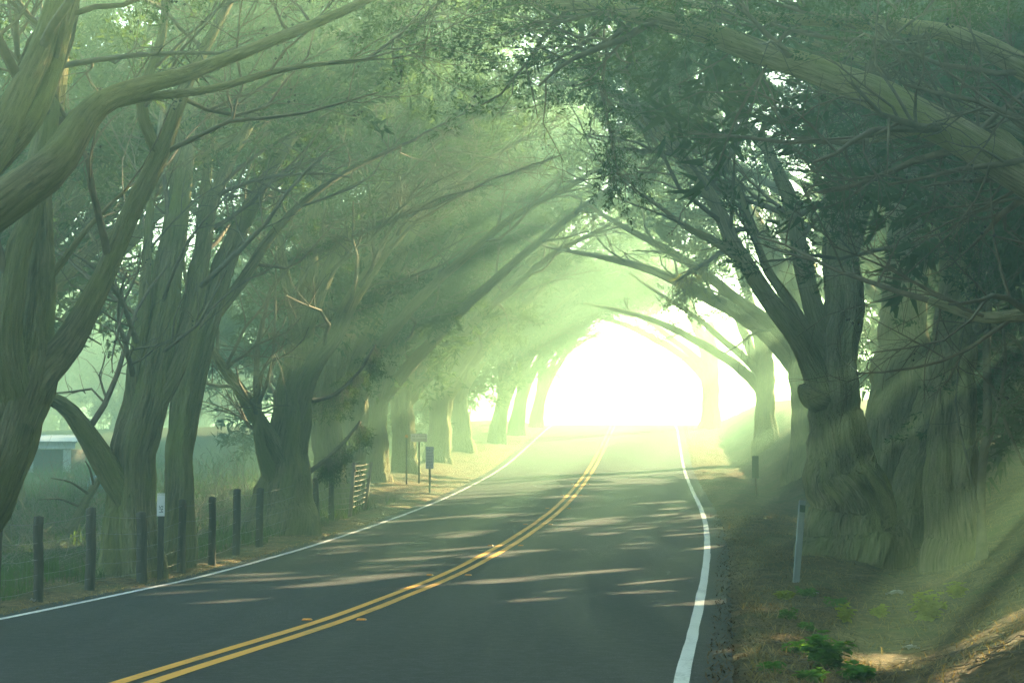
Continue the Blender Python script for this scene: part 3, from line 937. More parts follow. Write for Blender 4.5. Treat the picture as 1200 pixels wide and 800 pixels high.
px_tree('many stemmed cypress behind the fence with a dark low limb reaching left',
        [(152, 682, 27, 66), (150, 620, 27, 54), (152, 560, 27.1, 50), (160, 500, 27.2, 50), (172, 450, 27.4, 46), (186, 390, 27.6, 38), (200, 300, 28, 30), (210, 230, 28.4, 24), (222, 130, 29, 18), (235, 20, 30, 12)],
        [[(150, 585, 27, 36), (124, 545, 26.8, 30), (100, 505, 26.6, 25), (78, 478, 26.4, 20), (40, 462, 26, 14), (-10, 470, 25.6, 9)],
         [(165, 500, 27.2, 30), (200, 440, 27.5, 27), (222, 375, 28, 24), (236, 300, 28.5, 20), (250, 235, 29, 16), (290, 150, 30, 12), (350, 70, 31.5, 8), (430, 10, 33, 5)],
         [(160, 520, 27.1, 24), (158, 440, 27.2, 18), (168, 360, 27.4, 15), (170, 320, 27.5, 12), (180, 200, 28, 8)],
         [(165, 470, 27.3, 16), (180, 420, 27.4, 13), (192, 330, 27.8, 10), (196, 280, 28, 8)]],
        13, bias=toward_r, gap=-1.0, leaf=1.0, zl=(5.2, 8.0), start=0.2, cones=30)

px_tree('straight cypress leaning right just behind the fence post with the white marker',
        [(206, 660, 29, 42), (208, 600, 29.1, 34), (212, 520, 29.3, 32), (222, 450, 29.6, 33), (240, 380, 30, 30), (262, 310, 30.5, 24), (290, 250, 31, 18), (330, 180, 31.8, 12), (380, 110, 33, 8)],
        [[(228, 430, 29.7, 20), (235, 360, 30, 18), (238, 280, 30.3, 15), (245, 180, 30.8, 11), (262, 60, 31.6, 7), (270, -40, 32.5, 5)],
         [(240, 385, 30, 16), (282, 330, 30.8, 13), (330, 262, 31.6, 10), (392, 210, 32.6, 7), (470, 170, 34, 4)]],
        14, bias=toward_r, gap=-1.0, leaf=1.0, zl=(5.2, 8.0), start=0.2, flare=0.3)

px_tree('ivy streaked cypress with a wide base on the far side of the fence',
        [(330, 625, 38, 74), (332, 560, 38, 54), (336, 500, 38.2, 46), (346, 445, 38.4, 36), (356, 380, 38.8, 27), (362, 310, 39.2, 20), (366, 240, 39.6, 16), (380, 130, 40.5, 11), (395, 0, 41.5, 7)],
        [[(338, 500, 38.1, 30), (362, 435, 38.4, 26), (392, 390, 38.8, 22), (412, 350, 39.2, 19), (440, 310, 39.8, 15), (480, 262, 40.6, 11), (530, 215, 41.6, 8), (600, 170, 43, 5)],
         [(355, 400, 38.6, 19), (375, 340, 39, 17), (400, 285, 39.5, 14), (440, 225, 40.4, 11), (490, 180, 41.4, 8), (560, 140, 42.6, 5)],
         [(328, 540, 37.9, 26), (308, 500, 37.6, 19), (280, 455, 37.2, 14), (255, 420, 36.8, 10), (236, 390, 36.5, 7)],
         [(318, 560, 37.8, 22), (306, 530, 37.5, 14), (302, 500, 37.4, 11), (300, 450, 37.4, 8)],
         [(352, 420, 38.5, 15), (340, 350, 38.6, 13), (325, 270, 38.8, 10), (320, 180, 39.2, 7)]],
        15, bias=toward_r, n1=2.2, leaf=0.8, zl=(5.0, 8.5), start=0.15)

# ---- right row, near trees from the photograph
px_tree('nearest right hand cypress whose heavy mossy limb hangs over the road',
        [(1420, 760, 17, 170), (1410, 560, 17, 140), (1400, 430, 17.1, 130), (1380, 330, 17.2, 110), (1400, 200, 17.6, 80), (1420, 20, 18, 60)],
        [[(1390, 400, 17.1, 90), (1320, 290, 17.4, 66), (1200, 205, 17.8, 47), (1130, 168, 18.1, 44), (1060, 128, 18.5, 41), (990, 92, 18.9, 36), (900, 66, 19.5, 30), (820, 36, 20, 26), (730, 14, 20.6, 19), (620, 0, 21.4, 13), (520, -22, 22.2, 8)],
         [(1380, 330, 17.2, 50), (1280, 150, 17.8, 34), (1200, 80, 18.4, 28), (1110, 38, 19, 22), (1010, 26, 19.6, 17), (900, 20, 20.4, 12), (780, 2, 21.4, 8), (660, 6, 22.4, 5)],
         [(1320, 290, 17.4, 34), (1230, 220, 18.2, 26), (1170, 160, 18.8, 20), (1090, 150, 19.4, 13), (1020, 165, 20, 8)],
         [(1390, 420, 17.1, 44), (1290, 372, 17.6, 26), (1210, 368, 18, 19), (1150, 372, 18.4, 13), (1090, 352, 18.9, 8)]],
        21, keep=leafy, bias=toward_l, n1=2.0, l1=(1.0, 2.6), n2=6, n3=5, leaf=0.8, gap=-1.2, zl=(4.8, 6.0), leafsize=(0.065, 0.020), spray_n=36, cones=70, bark=M_BARK_R, clear=(5.4, -2.4))

px_tree('largest cypress beside the right verge with flared base and broken knob',
        [(1004, 650, 32, 112), (999, 600, 32, 86), (986, 540, 32, 66), (976, 480, 32.1, 55), (978, 430, 32.2, 52), (985, 360, 32.4, 48), (988, 280, 32.7, 42), (986, 200, 33, 42), (984, 120, 33.4, 34), (980, 10, 34, 24), (975, -120, 35, 14)],
        [[(968, 470, 32, 36), (946, 418, 31.8, 27), (915, 372, 31.6, 23), (884, 326, 31.6, 20), (858, 282, 31.8, 18), (838, 238, 32, 16), (805, 190, 32.4, 13), (764, 150, 32.9, 11), (715, 105, 33.6, 8), (650, 70, 34.4, 5)],
         [(862, 300, 31.7, 11), (838, 282, 31.8, 9), (808, 268, 32, 7), (778, 246, 32.3, 5), (740, 220, 32.8, 3)],
         [(962, 420, 32, 18), (930, 362, 32.2, 13), (900, 318, 32.4, 11), (882, 272, 32.6, 9), (868, 232, 32.8, 7), (850, 180, 33.2, 5)],
         [(972, 420, 32.2, 30), (952, 350, 32.3, 25), (936, 290, 32.5, 21), (924, 230, 32.8, 18), (905, 185, 33, 14), (880, 150, 33.4, 10), (830, 110, 34, 7)],
         [(972, 476, 32, 26), (952, 466, 31.7, 25), (940, 455, 31.5, 13)],
         [(985, 330, 32.4, 24), (1010, 250, 32.6, 18), (1030, 170, 33, 14), (1040, 80, 33.6, 10), (1060, -30, 34.4, 6)]],
        22, keep=leafy, bias=toward_l, n1=2.0, leaf=1.0, zl=(6.4, 9.0), start=0.35, leafsize=(0.085, 0.022), spray_n=36, bark=M_BARK_R, tsides=110, trings=130, flare=0.22, flare_h=0.55, tamp=0.13, tfine=0.13, twist=0.9, cones=80)

px_tree('dark cypress trunk standing right of the largest tree with hooked limb',
        [(1116, 660, 30, 62), (1116, 600, 30, 56), (1116, 520, 30.1, 52), (1118, 440, 30.3, 50), (1122, 360, 30.5, 50), (1126, 290, 30.7, 46), (1128, 200, 31, 38), (1135, 100, 31.4, 28), (1150, -40, 32, 16)],
        [[(1124, 320, 30.6, 28), (1108, 276, 30.4, 22), (1098, 244, 30.3, 19), (1092, 222, 30.2, 15), (1098, 200, 30.2, 11), (1080, 160, 30.4, 7)],
         [(1126, 280, 30.7, 26), (1160, 220, 30.9, 18), (1200, 150, 31.2, 13), (1250, 60, 31.8, 8)],
         [(1128, 210, 31, 20), (1090, 130, 31.5, 15), (1040, 60, 32.2, 10), (960, 10, 33, 6)],
         [(1122, 400, 30.4, 12), (1150, 380, 30, 9), (1185, 395, 29.6, 6), (1215, 430, 29.2, 4)]],
        23, keep=leafy, bias=toward_l, n1=2.2, leaf=0.9, zl=(2.6, 6.0), start=0.15, bark=M_BARK_R, tsides=80, trings=100, tamp=0.14, tfine=0.12, flare=0.35, cones=40)

px_tree('leaning fluted cypress trunk half hidden behind the largest tree',
        [(1034, 600, 38, 70), (1038, 540, 38, 62), (1048, 480, 38.1, 56), (1058, 420, 38.3, 52), (1062, 340, 38.6, 46), (1060, 240, 39, 36), (1062, 120, 39.6, 24), (1075, 0, 40.4, 14)],
        [[(1060, 360, 38.5, 24), (1090, 290, 38.8, 18), (1130, 200, 39.4, 13), (1170, 100, 40.2, 8)],
         [(1060, 280, 38.8, 20), (1030, 200, 39.2, 15), (990, 110, 40, 10), (940, 30, 41, 6)]],
        24, keep=leafy, bias=toward_l, n1=2.2, leaf=0.95, zl=(3.0, 6.5), start=0.2, bark=M_BARK_R, tsides=80, trings=90, tamp=0.15, tfine=0.12, flare=0.4)

px_tree('slanting pale cypress trunk leaning right between the two dark trunks',
        [(1068, 600, 35, 62), (1082, 540, 35, 48), (1096, 480, 35.2, 40), (1112, 410, 35.4, 34), (1126, 330, 35.8, 28), (1140, 240, 36.2, 22), (1160, 120, 37, 14)],
        [[(1120, 370, 35.6, 16), (1160, 300, 36, 12), (1210, 230, 36.6, 8), (1280, 170, 37.4, 5)]],
        25, keep=leafy, bias=(0.3, 0, 0.2), n1=2.4, leaf=0.95, zl=(3.0, 6.0), start=0.2, bark=M_BARK_R, tsides=64, trings=70, tamp=0.12, tfine=0.10, flare=0.4)

px_tree('thin bare sunlit stem rising beside the dark trunk at right',
        [(1150, 645, 29.5, 12), (1150, 560, 29.6, 10), (1158, 480, 29.7, 10), (1156, 400, 29.8, 9), (1162, 320, 30, 8), (1168, 220, 30.3, 6)],
        [[(1150, 540, 29.6, 5), (1165, 500, 29.4, 4), (1178, 420, 29.2, 4), (1172, 370, 29.2, 3)],
         [(1158, 440, 29.8, 5), (1180, 500, 29.3, 4), (1200, 545, 29, 3)],
         [(1146, 600, 29.4, 4), (1136, 550, 29.3, 3), (1124, 500, 29.3, 3)]],
        26, keep=leafy, bias=(0.2, -.2, 0), n1=3.5, l1=(.5, 1.4), leaf=0.6, zl=(1.5, 3.5), bark=M_TWIG, tsides=12, trings=40, flare=0.6, flare_h=.2, n2=5, n3=4)

# ---- rows further along the road: a few tree forms, then copies of them
def proto_tree(label, seed, t, D, n, height, hf, r0, az0, spread, **kw):
    rng = np.random.default_rng(seed)
    base = at(t, D)
    lean = rng.normal(0, .25, 2)
    P = np.array([base - [0, 0, 0.35], base, base + [lean[0] * .4, lean[1] * .4, hf * .5], base + [lean[0], lean[1], hf], base + [lean[0] * 1.6, lean[1] * 1.6, hf * 1.5]])
    R = np.array([r0 * 1.15, r0 * 1.1, r0 * .95, r0 * .9, r0 * .5])
    stems = auto_stems(rng, base + [lean[0] * .8, lean[1] * .8, 0], az0, spread, n, hf, height, r0)
    return build_tree(label, base, (P, R), stems, seed, **kw)

FOL = dict(leafsize=(0.18, 0.065), spray_n=15, spray_l=0.58, n3=4)
gL = 'cypresses along the left side further up the road'
gR = 'cypresses along the right side further up the road'
pL1 = proto_tree('cypress leaning over the fence end beside the pale wire gate', 41, -5.6, 47, 5, 12.5, 2.6, 0.36, 0.0, rad(80), bias=toward_r, n1=1.5, zl=(2.2, 5.0), group=gL, flare=.4, tsides=32, trings=40, **FOL)
pL2 = proto_tree('tall cypress behind the pair of white roadside signs', 42, -6.6, 60, 6, 14, 3.2, 0.42, 0.2, rad(120), bias=toward_r, n1=1.4, zl=(1.6, 4.5), group=gL, flare=.4, tsides=32, trings=40, **FOL)
pR1 = proto_tree('wide pale cypress trunk on the bank behind the green marker paddle', 43, 7.4, 60, 5, 10.5, 4.5, 0.52, pi, rad(75), keep=leafy, bias=toward_l, n1=1.6, zl=(4.5, 7.5), group=gR, flare=.5, bark=M_BARK_R, tsides=40, trings=50, clear=(5.2, 0.0), **FOL)
def shaped_copy(src, loc, rotz, scale, label, group, inner=-99):
    """a copy whose crown keeps the openings that the light falls through"""
    o = copy_thing(src, loc, rotz, scale, label, group)
    c_, s_ = cos(rotz), sin(rotz)
    Rz = np.array([[c_, -s_, 0], [s_, c_, 0], [0, 0, 1]])
    for ch in o.children:
        if ch.name.startswith('crown'):
            me = ch.data
            V = np.empty(len(me.vertices) * 3, np.float32); me.vertices.foreach_get('co', V); V = V.reshape(-1, 3, 3)
            W = (V.mean(1) * scale) @ Rz.T + np.asarray(loc)
            ok = leafy(W) & tunnel_ok(W) & (W[:, 0] - road_x(W[:, 1]) > inner)
            V = V[ok]
            m2 = mesh_np('crown', V.reshape(-1, 3), None, np.arange(len(V) * 3).reshape(-1, 3), False)
            m2.materials.append(me.materials[0])
            ch.data = m2
        elif ch.name.startswith('branchwork'):
            me = ch.data
            V = np.empty(len(me.vertices) * 3, np.float32); me.vertices.foreach_get('co', V); V = V.reshape(-1, 3)
            F = np.empty(len(me.polygons) * 4, np.int32); me.loops.foreach_get('vertex_index', F); F = F.reshape(-1, 4)
            W = (V * scale) @ Rz.T + np.asarray(loc)
            gv = lit_gap(W) | (W[:, 0] - road_x(W[:, 1]) < inner)
            F = F[~gv[F].any(1)]
            m2 = mesh_np('branchwork', V, F); m2.materials.append(me.materials[0])
            ch.data = m2
    return o
pL3 = proto_tree('hazy cypress on the left side of the road, third last before the crest', 44, -5.2, 90, 5, 11, 2.4, 0.34, 0.0, rad(100), bias=toward_r, n1=1.3, zl=(1.6, 4.0), group=gL, flare=.4, tsides=32, trings=30, clear=(4.3, 0), **FOL)
rowL = [(pL2, -6.2, 53, 2.2, 0.95), (pL1, -6.4, 67, -0.3, 1.05), (pL2, -6.2, 75, 0.4, 1.0), (pL1, -6.0, 83, 0.2, 1.1), (pL3, -4.9, 98, 0.2, 1.0), (pL3, -4.4, 107, -0.1, 0.95)]
ordL = ['right after the gate', 'behind the second sign', 'third after the signs', 'fourth after the signs', 'second last before the crest', 'last before the crest']
for k, (p, t, D, rz, s) in enumerate(rowL):
    copy_thing(p, tuple(at(t, D)), rz, s, f'hazy cypress on the left side of the road, {ordL[k]}', gL)
rowR = [(pR1, 7.2, 79, 0.5, 0.8), (pR1, 5.6, 106, 0.2, 0.9)]
ordR = ['next beyond the green marker paddle', 'last before the bright gap at the crest']
for k, (p, t, D, rz, s) in enumerate(rowR):
    shaped_copy(p, tuple(at(t, D)), rz, s, f'pale hazy cypress on the right bank, {ordR[k]}', gR)

# woods behind the rows
gB = 'background trees of the wood right of the road'
WALL = dict(bias=(0, 0, .1), n1=1.9, start=0.02, flare=.3, tsides=24, trings=24, leafsize=(0.33, 0.09), spray_n=14, spray_l=0.8, n2=6, n3=2, gap=-2.2, leaf=1.3, keep=leafy, clear=(5.0, 1.0))
pB1 = proto_tree('bushy low branched cypress deep in the wood behind the dark trunk at right', 51, 12.5, 24, 6, 10, 1.4, 0.30, 0.0, pi, zl=(-.2, .8), group=gB, **WALL)
rng = np.random.default_rng(9)
back = [(19, 17), (17, 27), (12.5, 32), (16, 36), (11.5, 40), (20, 41), (12, 21), (13, 10), (18, 6)]  # those nearest the camera are unseen, added to block sun and sky light
tall = [(13, 43), (16, 47), (12.5, 51), (15.5, 55), (12, 59), (15, 63), (12, 67), (15.5, 71), (12.5, 75), (15, 79)]  # added wall of trees, shaped to let the sun through only in shafts
for t, D in tall:
    shaped_copy(pB1, tuple(at(t, D)), rng.uniform(0, 6.28), rng.uniform(1.4, 1.6), 'tall bushy cypress added behind the pale bank trunks on the right to split the sun into shafts', gB, 9.0)
for t, D in back:
    shaped_copy(pB1, tuple(at(t, D)), rng.uniform(0, 6.28), rng.uniform(0.95, 1.2), 'dim bushy cypress among the dense wood behind the right hand trunks', gB, 8.2)
for k, (t, D, rz, s_) in enumerate([(-10.5, 37, .7, 1.0), (-13.5, 46, 2.0, 1.05), (-9.5, 31, -.6, .85), (-15, 38, 1.2, 1.1)]):
    copy_thing(pL1, tuple(at(t, D)), rz, s_, 'shadowy cypress in the field behind the leftmost trunks', 'shadowy trees behind the leftmost trunks')
for k, (p, t, D, rz, s_) in enumerate([(pL2, -6.5, 4, .3, 1.0), (pL1, -6.3, -6, 0, 1.05), (pL1, 6.8, 5, pi, 1.1), (pL2, 7, -6, pi + .3, 1.0),
                                       (pB1, 11, 2, 0, 1.1), (pB1, 15, 12, 2, 1.1), (pB1, -12, 6, 3, 1.0)]):  # unseen trees added around the camera to keep sun off the near haze
    copy_thing(p, tuple(at(t, D)), rz, s_, 'cypress whose crown closes the near end of the tree tunnel', 'unseen trees added to shade the near end of the tunnel')
gC = 'background trees of the field edge left of the road'
for t, D in [(-10, 68), (-9.5, 84), (-9, 95), (-9, 105), (-30, 112), (-37, 125), (-25, 118), (-43, 140), (-33, 146), (-52, 150)]:
    copy_thing(pB1, tuple(at(t, D)), rng.uniform(0, 6.28), rng.uniform(0.8, 1.1), 'hazy bushy cypress at the field edge behind the left hand row', gC)

# ------------------------------------------------------------------ fence on the left
fence_px = [(-8, 700, 20.8, 1.05), (45, 700, 22.3, 1.05), (106, 692, 24.3, 1.05), (166, 678, 26, 1.0), (212, 664, 28, 1.05), (248, 655, 29.7, 1.05), (277, 641, 32, 1.05), (304, 634, 34, 1.08), (353, 616, 38.5, 1.05), (372, 610, 40.5, 1.05), (388, 604, 42.5, 1.1)]
fb = px(*fence_px[4][:3])
fence = thing('wire_fence', 'dark wooden post and wire fence along the left verge', 'fence', (fb[0], fb[1], float(ground_z(fb[0], fb[1]))))
fo = np.array(fence.location)
rngf = np.random.default_rng(3)
tops, bots = [], []
for (x, y, D, h) in fence_px:
    p = px(x, y, D); p[2] = float(ground_z(p[0], p[1]))
    lx, ly = rngf.normal(0, .02, 2)
    tp = p + [lx, ly, h + rngf.normal(0, .03)]
    me, _, _ = trunk_mesh('fence_post', np.array([p - [0, 0, .2], p + (tp - p) * .5, tp]), np.array([.066, .062, .060]) * rngf.uniform(.9, 1.15), 14, 12, int(x + 50), 0, 1, .05, 0.1, .05, fo)
    link('fence_post', me, M_POST, fence)
    tops.append(tp); bots.append(p)
tops, bots = np.array(tops), np.array(bots)
for f in (0.14, 0.32, 0.50, 0.70, 0.92):
    pts = []
    for k in range(len(tops)):
        pts.append(bots[k] + (tops[k] - bots[k]) * f + [0, -.065, 0])
        if k < len(tops) - 1:
            mid = (bots[k] + bots[k + 1]) / 2 + ((tops[k] + tops[k + 1]) / 2 - (bots[k] + bots[k + 1]) / 2) * f
            pts.append(mid + [0, -.06, -0.018])
    b = MB(); b.tube(np.array(pts), 0.0026, 4)
    link('wire', b.mesh('wire') if False else b.mesh('wire', True), M_WIRE, fence).location = tuple(-fo)
# upright mesh wires between the posts
b = MB()
for k in range(len(tops) - 1):
    n = max(3, int(np.linalg.norm(tops[k + 1] - tops[k]) / 0.35))
    for j in range(1, n):
        e = j / n
        lo = bots[k] * (1 - e) + bots[k + 1] * e + [0, -.062, .12]
        hi = (bots[k] * (1 - e) + bots[k + 1] * e) * .25 + (tops[k] * (1 - e) + tops[k + 1] * e) * .75 + [0, -.062, 0]
        b.tube(np.array([lo, hi]), 0.0014, 3, False)
link('mesh_wire', b.mesh('mesh_wire'), M_WIRE, fence, kind='stuff').location = tuple(-fo)

# pale leaning wire gate at the end of the fence
g0 = px(393, 602, 44); g0[2] = float(ground_z(g0[0], g0[1]))
gate = thing('wire_gate', 'pale sunlit wire gate leaning right at the end of the fence', 'gate', tuple(g0))
def gp(x, y, D=44.0):
    return px(x, y, D) - g0
cols = [((410, 600, 43.6), (415, 541, 43.6)), ((427, 592, 45.5), (435, 541, 45.5))]
for lo, hi in cols:
    b = MB(); b.tube(np.array([gp(*lo) - [0, 0, .1], gp(*hi)]), [.05, .045], 8)
    link('gate_post', b.mesh('gate_post', True), M_PALEWOOD, gate)
for k in range(9):
    e = k / 8
    A = gp(394, 548 + e * 48, 43); B = gp(412.5 - e * 2, 546 + e * 49, 43.6); Cc = gp(434 - e * 6, 543 + e * 44, 45.5)
    b = MB(); b.tube(np.array([A, (A + B) / 2 - [0, 0, .015], B, (B + Cc) / 2 - [0, 0, .015], Cc]), .009, 5)
    link('gate_wire', b.mesh('gate_wire', True), M_PALEWOOD, gate)

# ------------------------------------------------------------------ roadside signs and markers
def letter_rows(b, x0, x1, z0, z1, rows, rngs, y, gap=0.35):
    h = (z1 - z0) / rows
    for r in range(rows):
        x = x0
        zc = z1 - (r + .5) * h
        while x < x1 - .02:
            w = rngs.uniform(.02, .045)
            b.box((x + w / 2, y, zc), (w * .7, .004, h * (1 - gap)))
            x += w + (0.03 if rngs.uniform() < .2 else 0.004)

# mile marker with rotated characters
mp_ = px(188, 670, 26.5); mp_[2] = float(ground_z(mp_[0], mp_[1]))
mm = thing('mile_marker', 'slim post with a small white plate and dark sideways letters', 'road marker', tuple(mp_))
b = MB(); b.box((0, 0, .42), (.085, .05, 1.2), bev=.006); link('post', b.mesh('post'), M_POST, mm)
ph = 0.40; pz = px(188, 592, 26.5)[2] - mp_[2]
b = MB(); b.box((0, -.03, pz), (.11, .006, .30), bev=.002); plate = link('plate', b.mesh('plate'), M_SIGN, mm)
b = MB(); b.box((0, -.03, pz + .165), (.11, .006, .015)); link('plate_strip', b.mesh('plate_strip'), M_SIGN, mm)
def text_mesh(body, size, nm, ext=0.001):
    cu = bpy.data.curves.new(nm, 'FONT'); cu.body = body; cu.size = size; cu.extrude = ext; cu.align_x = 'CENTER'; cu.align_y = 'CENTER'
    o = bpy.data.objects.new(nm, cu); COL.objects.link(o)
    dg = bpy.context.evaluated_depsgraph_get()
    me = bpy.data.meshes.new_from_object(o.evaluated_get(dg))
    bpy.data.objects.remove(o)
    return me
try:
    tm = text_mesh('SM', 0.085, 'lettering')
    lo = link('lettering', tm, M_INK, plate)
    lo.rotation_euler = (pi / 2, rad(90), 0); lo.location = (0, -.0345, pz - .05)
except Exception as e:
    print('text', e)

def sign(label, x, ytop, ybot, yfoot, D, w, rows, post, rz=0.0, seed=1):
    foot = px(x, yfoot, D); foot[2] = float(ground_z(foot[0], foot[1]))
    zt = px(x, ytop, D)[2] - foot[2]; zb = px(x, ybot, D)[2] - foot[2]
    t = thing('road_sign', label, 'sign', tuple(foot), rz)
    b = MB(); b.box((0, 0, (zt - .02) / 2 - .1), (.06, .04, zt + .16), bev=.005); link('post', b.mesh('post'), post, t)
    b = MB(); b.box((0, -.026, (zt + zb) / 2), (w, .006, zt - zb), bev=.002); brd = link('board', b.mesh('board'), M_SIGN, t)
    b = MB(); letter_rows(b, -w / 2 * .82, w / 2 * .82, zb + (zt - zb) * .1, zt - (zt - zb) * .1, rows, np.random.default_rng(seed), -.031, .5)
    link('lettering', b.mesh('lettering'), M_SIGNTEXT, brd)
    b = MB()
    for zz in (zt - (zt - zb) * .06, zb + (zt - zb) * .06):
        b.box((0, -.031, zz), (.02, .006, .02))
    link('bolts', b.mesh('bolts'), M_STEEL, brd, kind='stuff')
    return t
M_SIGNTEXT = simple_mat('faded_lettering', (0.48, 0.51, 0.46), (0.40, 0.43, 0.40), 0.6, 10, bump=0)
sign('wide white sign with two faded rows of text on a low post', 491, 508, 517.5, 572, 62, .55, 2, M_POST, seed=4)
sign('narrow upright white sign on a green steel post', 503.5, 523, 549, 574, 57, .24, 6, M_STEEL, seed=6)
oref = px(476.5, 511, 60); og = float(ground_z(oref[0], oref[1]))
t = thing('reflector_post', 'thin post with a small orange reflector left of the white signs', 'road marker', (oref[0], oref[1], og))
b = MB(); b.box((0, 0, (oref[2] - og) / 2 - .1), (.05, .03, oref[2] - og + .2), bev=.004); link('post', b.mesh('post'), M_POST, t)
b = MB(); b.tube(np.array([[0, -.02, oref[2] - og], [0, -.035, oref[2] - og]]), .05, 12); link('reflector', b.mesh('reflector'), M_AMBER, t)

# leaning stake on the right verge
s0 = px(933, 684, 26); s0[2] = float(ground_z(s0[0], s0[1]))
s1 = px(941, 586, 26)
t = thing('marker_stake', 'slim grey green stake leaning right in front of the largest tree', 'stake', tuple(s0))
dv = s1 - s0
b = MB()
up = dv / np.linalg.norm(dv); Lh = np.linalg.norm(dv)
ry = math.atan2(up[0], up[2])
Rm = rot_xyz(0, ry, 0.25)
b.box(up * (Lh / 2 - .1), (.085, .012, Lh + .2), Rm, bev=.004)
b.box(up * (Lh / 2 - .1) + Rm @ np.array([-.04, .012, 0]), (.012, .03, Lh + .2), Rm)
b.box(up * (Lh / 2 - .1) + Rm @ np.array([.04, .012, 0]), (.012, .03, Lh + .2), Rm)
link('stake_blade', b.mesh('stake_blade'), M_GREYPLASTIC, t)
b = MB(); b.box(up * (Lh * .9), (.08, .006, .10), Rm @ np.eye(3)); 
o = link('faded_patch', b.mesh('faded_patch'), M_STEEL, t); o.location = tuple(Rm @ np.array([0, -.009, 0]))

# green paddle marker further up on the right
p0 = px(887, 574, 56); p0[2] = float(ground_z(p0[0], p0[1])); pt = px(884.5, 534, 56); pb = px(885.5, 560, 56)
t = thing('paddle_marker', 'green backed marker paddle on a pale post on the right bank', 'road marker', tuple(p0))
b = MB(); b.tube(np.array([[0, 0, -.15], pt - p0 - [0, 0, .05]]), .03, 8); link('post', b.mesh('post', True), M_PALEWOOD, t)
c = (pt + pb) / 2 - p0
b = MB(); b.box(c + [0, -.038, 0], (.20, .012, pt[2] - pb[2]), bev=.004); link('paddle', b.mesh('paddle'), M_STEEL, t)

# ------------------------------------------------------------------ behind the fence: shed, tank, dead log
sD = 72.0
s0 = px(68, 606, sD); s0[2] = float(ground_z(s0[0], s0[1]))
def sx(x): return float(px(x, 552, sD)[0] - s0[0])
def sz(y): return float(px(68, y, sD)[2] - s0[2])
shed = thing('shed', 'pale shed with a dark doorway beyond the fence at far left', 'shed', tuple(s0))
zt = sz(526)
x0, x1, xd0, xd1 = sx(4), sx(82), sx(38), sx(72)
b = MB()
nb = 0
def boards(x0, x1, z0, z1, y, w=.16):
    n = max(1, int(round((x1 - x0) / w)))
    ww = (x1 - x0) / n
    for k in range(n):
        bb = MB(); bb.box((x0 + (k + .5) * ww, y + rngf.uniform(-.006, .006), (z0 + z1) / 2), (ww - .012, .03, z1 - z0), bev=.003)
        link('plank', bb.mesh('plank'), M_SHEDWALL, wall_o)
bk = MB(); bk.box(((x0 + x1) / 2, 1.35, zt / 2 - .2), (x1 - x0, 2.4, zt + .4)); wall_o = link('wall', bk.mesh('wall'), M_SHEDDARK, shed)
boards(x0, xd0, -.1, zt - .02, .13); boards(xd1 + .02, x1, -.1, zt * .97, .13)
bk = MB(); bk.box(((xd0 + xd1) / 2, .12, zt * .48), (xd1 - xd0 - .04, .05, zt * .96)); link('door', bk.mesh('door'), M_SHEDDARK, shed)
bk = MB(); bk.box(((x0 + x1) / 2, -.05, zt + .14), (x1 - x0 + .4, .05, .26), bev=.01); link('fascia', bk.mesh('fascia'), M_SHEDWALL, shed)
bk = MB(); bk.box(((x0 + x1) / 2, 1.3, zt + .42), (x1 - x0 + .6, 3.0, .06), rot_xyz(.1, 0, 0)); link('roof', bk.mesh('roof'), M_SHEDROOF, shed)

tD = 58.0
c0 = px(122, 606, tD); c0[2] = float(ground_z(c0[0], c0[1]))
tk = thing('water_tank', 'dull blue upright tank behind the low dark limb', 'tank', tuple(c0))
th = px(122, 556, tD)[2] - c0[2]
ang = np.linspace(0, 2 * pi, 33)[:-1]
prof = [(.0, -.1), (.50, -.1), (.52, .05)]
for k in range(7):
    z = .05 + (th - .3) * (k + 1) / 7
    prof += [(.505, z - .03), (.52, z)]
prof += [(.44, th - .08), (.2, th), (0.0, th)]
V = np.array([[r * cos(a_), r * sin(a_), z] for r, z in prof for a_ in ang]); nA = len(ang)
Q = [[i * nA + j, i * nA + (j + 1) % nA, (i + 1) * nA + (j + 1) % nA, (i + 1) * nA + j] for i in range(len(prof) - 1) for j in range(nA)]
link('tank_body', mesh_np('tank_body', V, Q), M_TANK, tk)
b = MB(); b.tube(np.array([[0, 0, th - .01], [0, 0, th + .06]]), .16, 16); link('lid', b.mesh('lid', True), M_TANK, tk)

lD = 34.0
lg = px(82, 618, lD)
lg[2] = float(ground_z(lg[0], lg[1]))
dl = thing('dead_log', 'broken dead log propped at a slant behind the fence', 'log', tuple(lg))
A, B = px(80, 622, lD), px(116, 562, lD + .5)
me, _, _ = trunk_mesh('log', np.array([A, (A + B) / 2 + [.02, 0, .03], B]), np.array([.09, .08, .065]), 24, 14, 81, 0, 1, .1, .4, .08, lg)
link('log', me, M_BARK, dl)
for k, (q, e) in enumerate([((60, 560), .7), ((45, 585), .45), ((100, 540), .85), ((95, 600), .3)]):
    s_ = A + (B - A) * e; en = px(q[0], q[1], lD - .5 + k * .3)
    me, _, _ = trunk_mesh('broken_branch', np.array([s_, (s_ + en) / 2 + [0, 0, .08], en]), np.array([.03, .02, .008]), 10, 7, 90 + k, 0, 1, .05, .2, .05, lg)
    link('broken_branch', me, M_TWIG, dl)

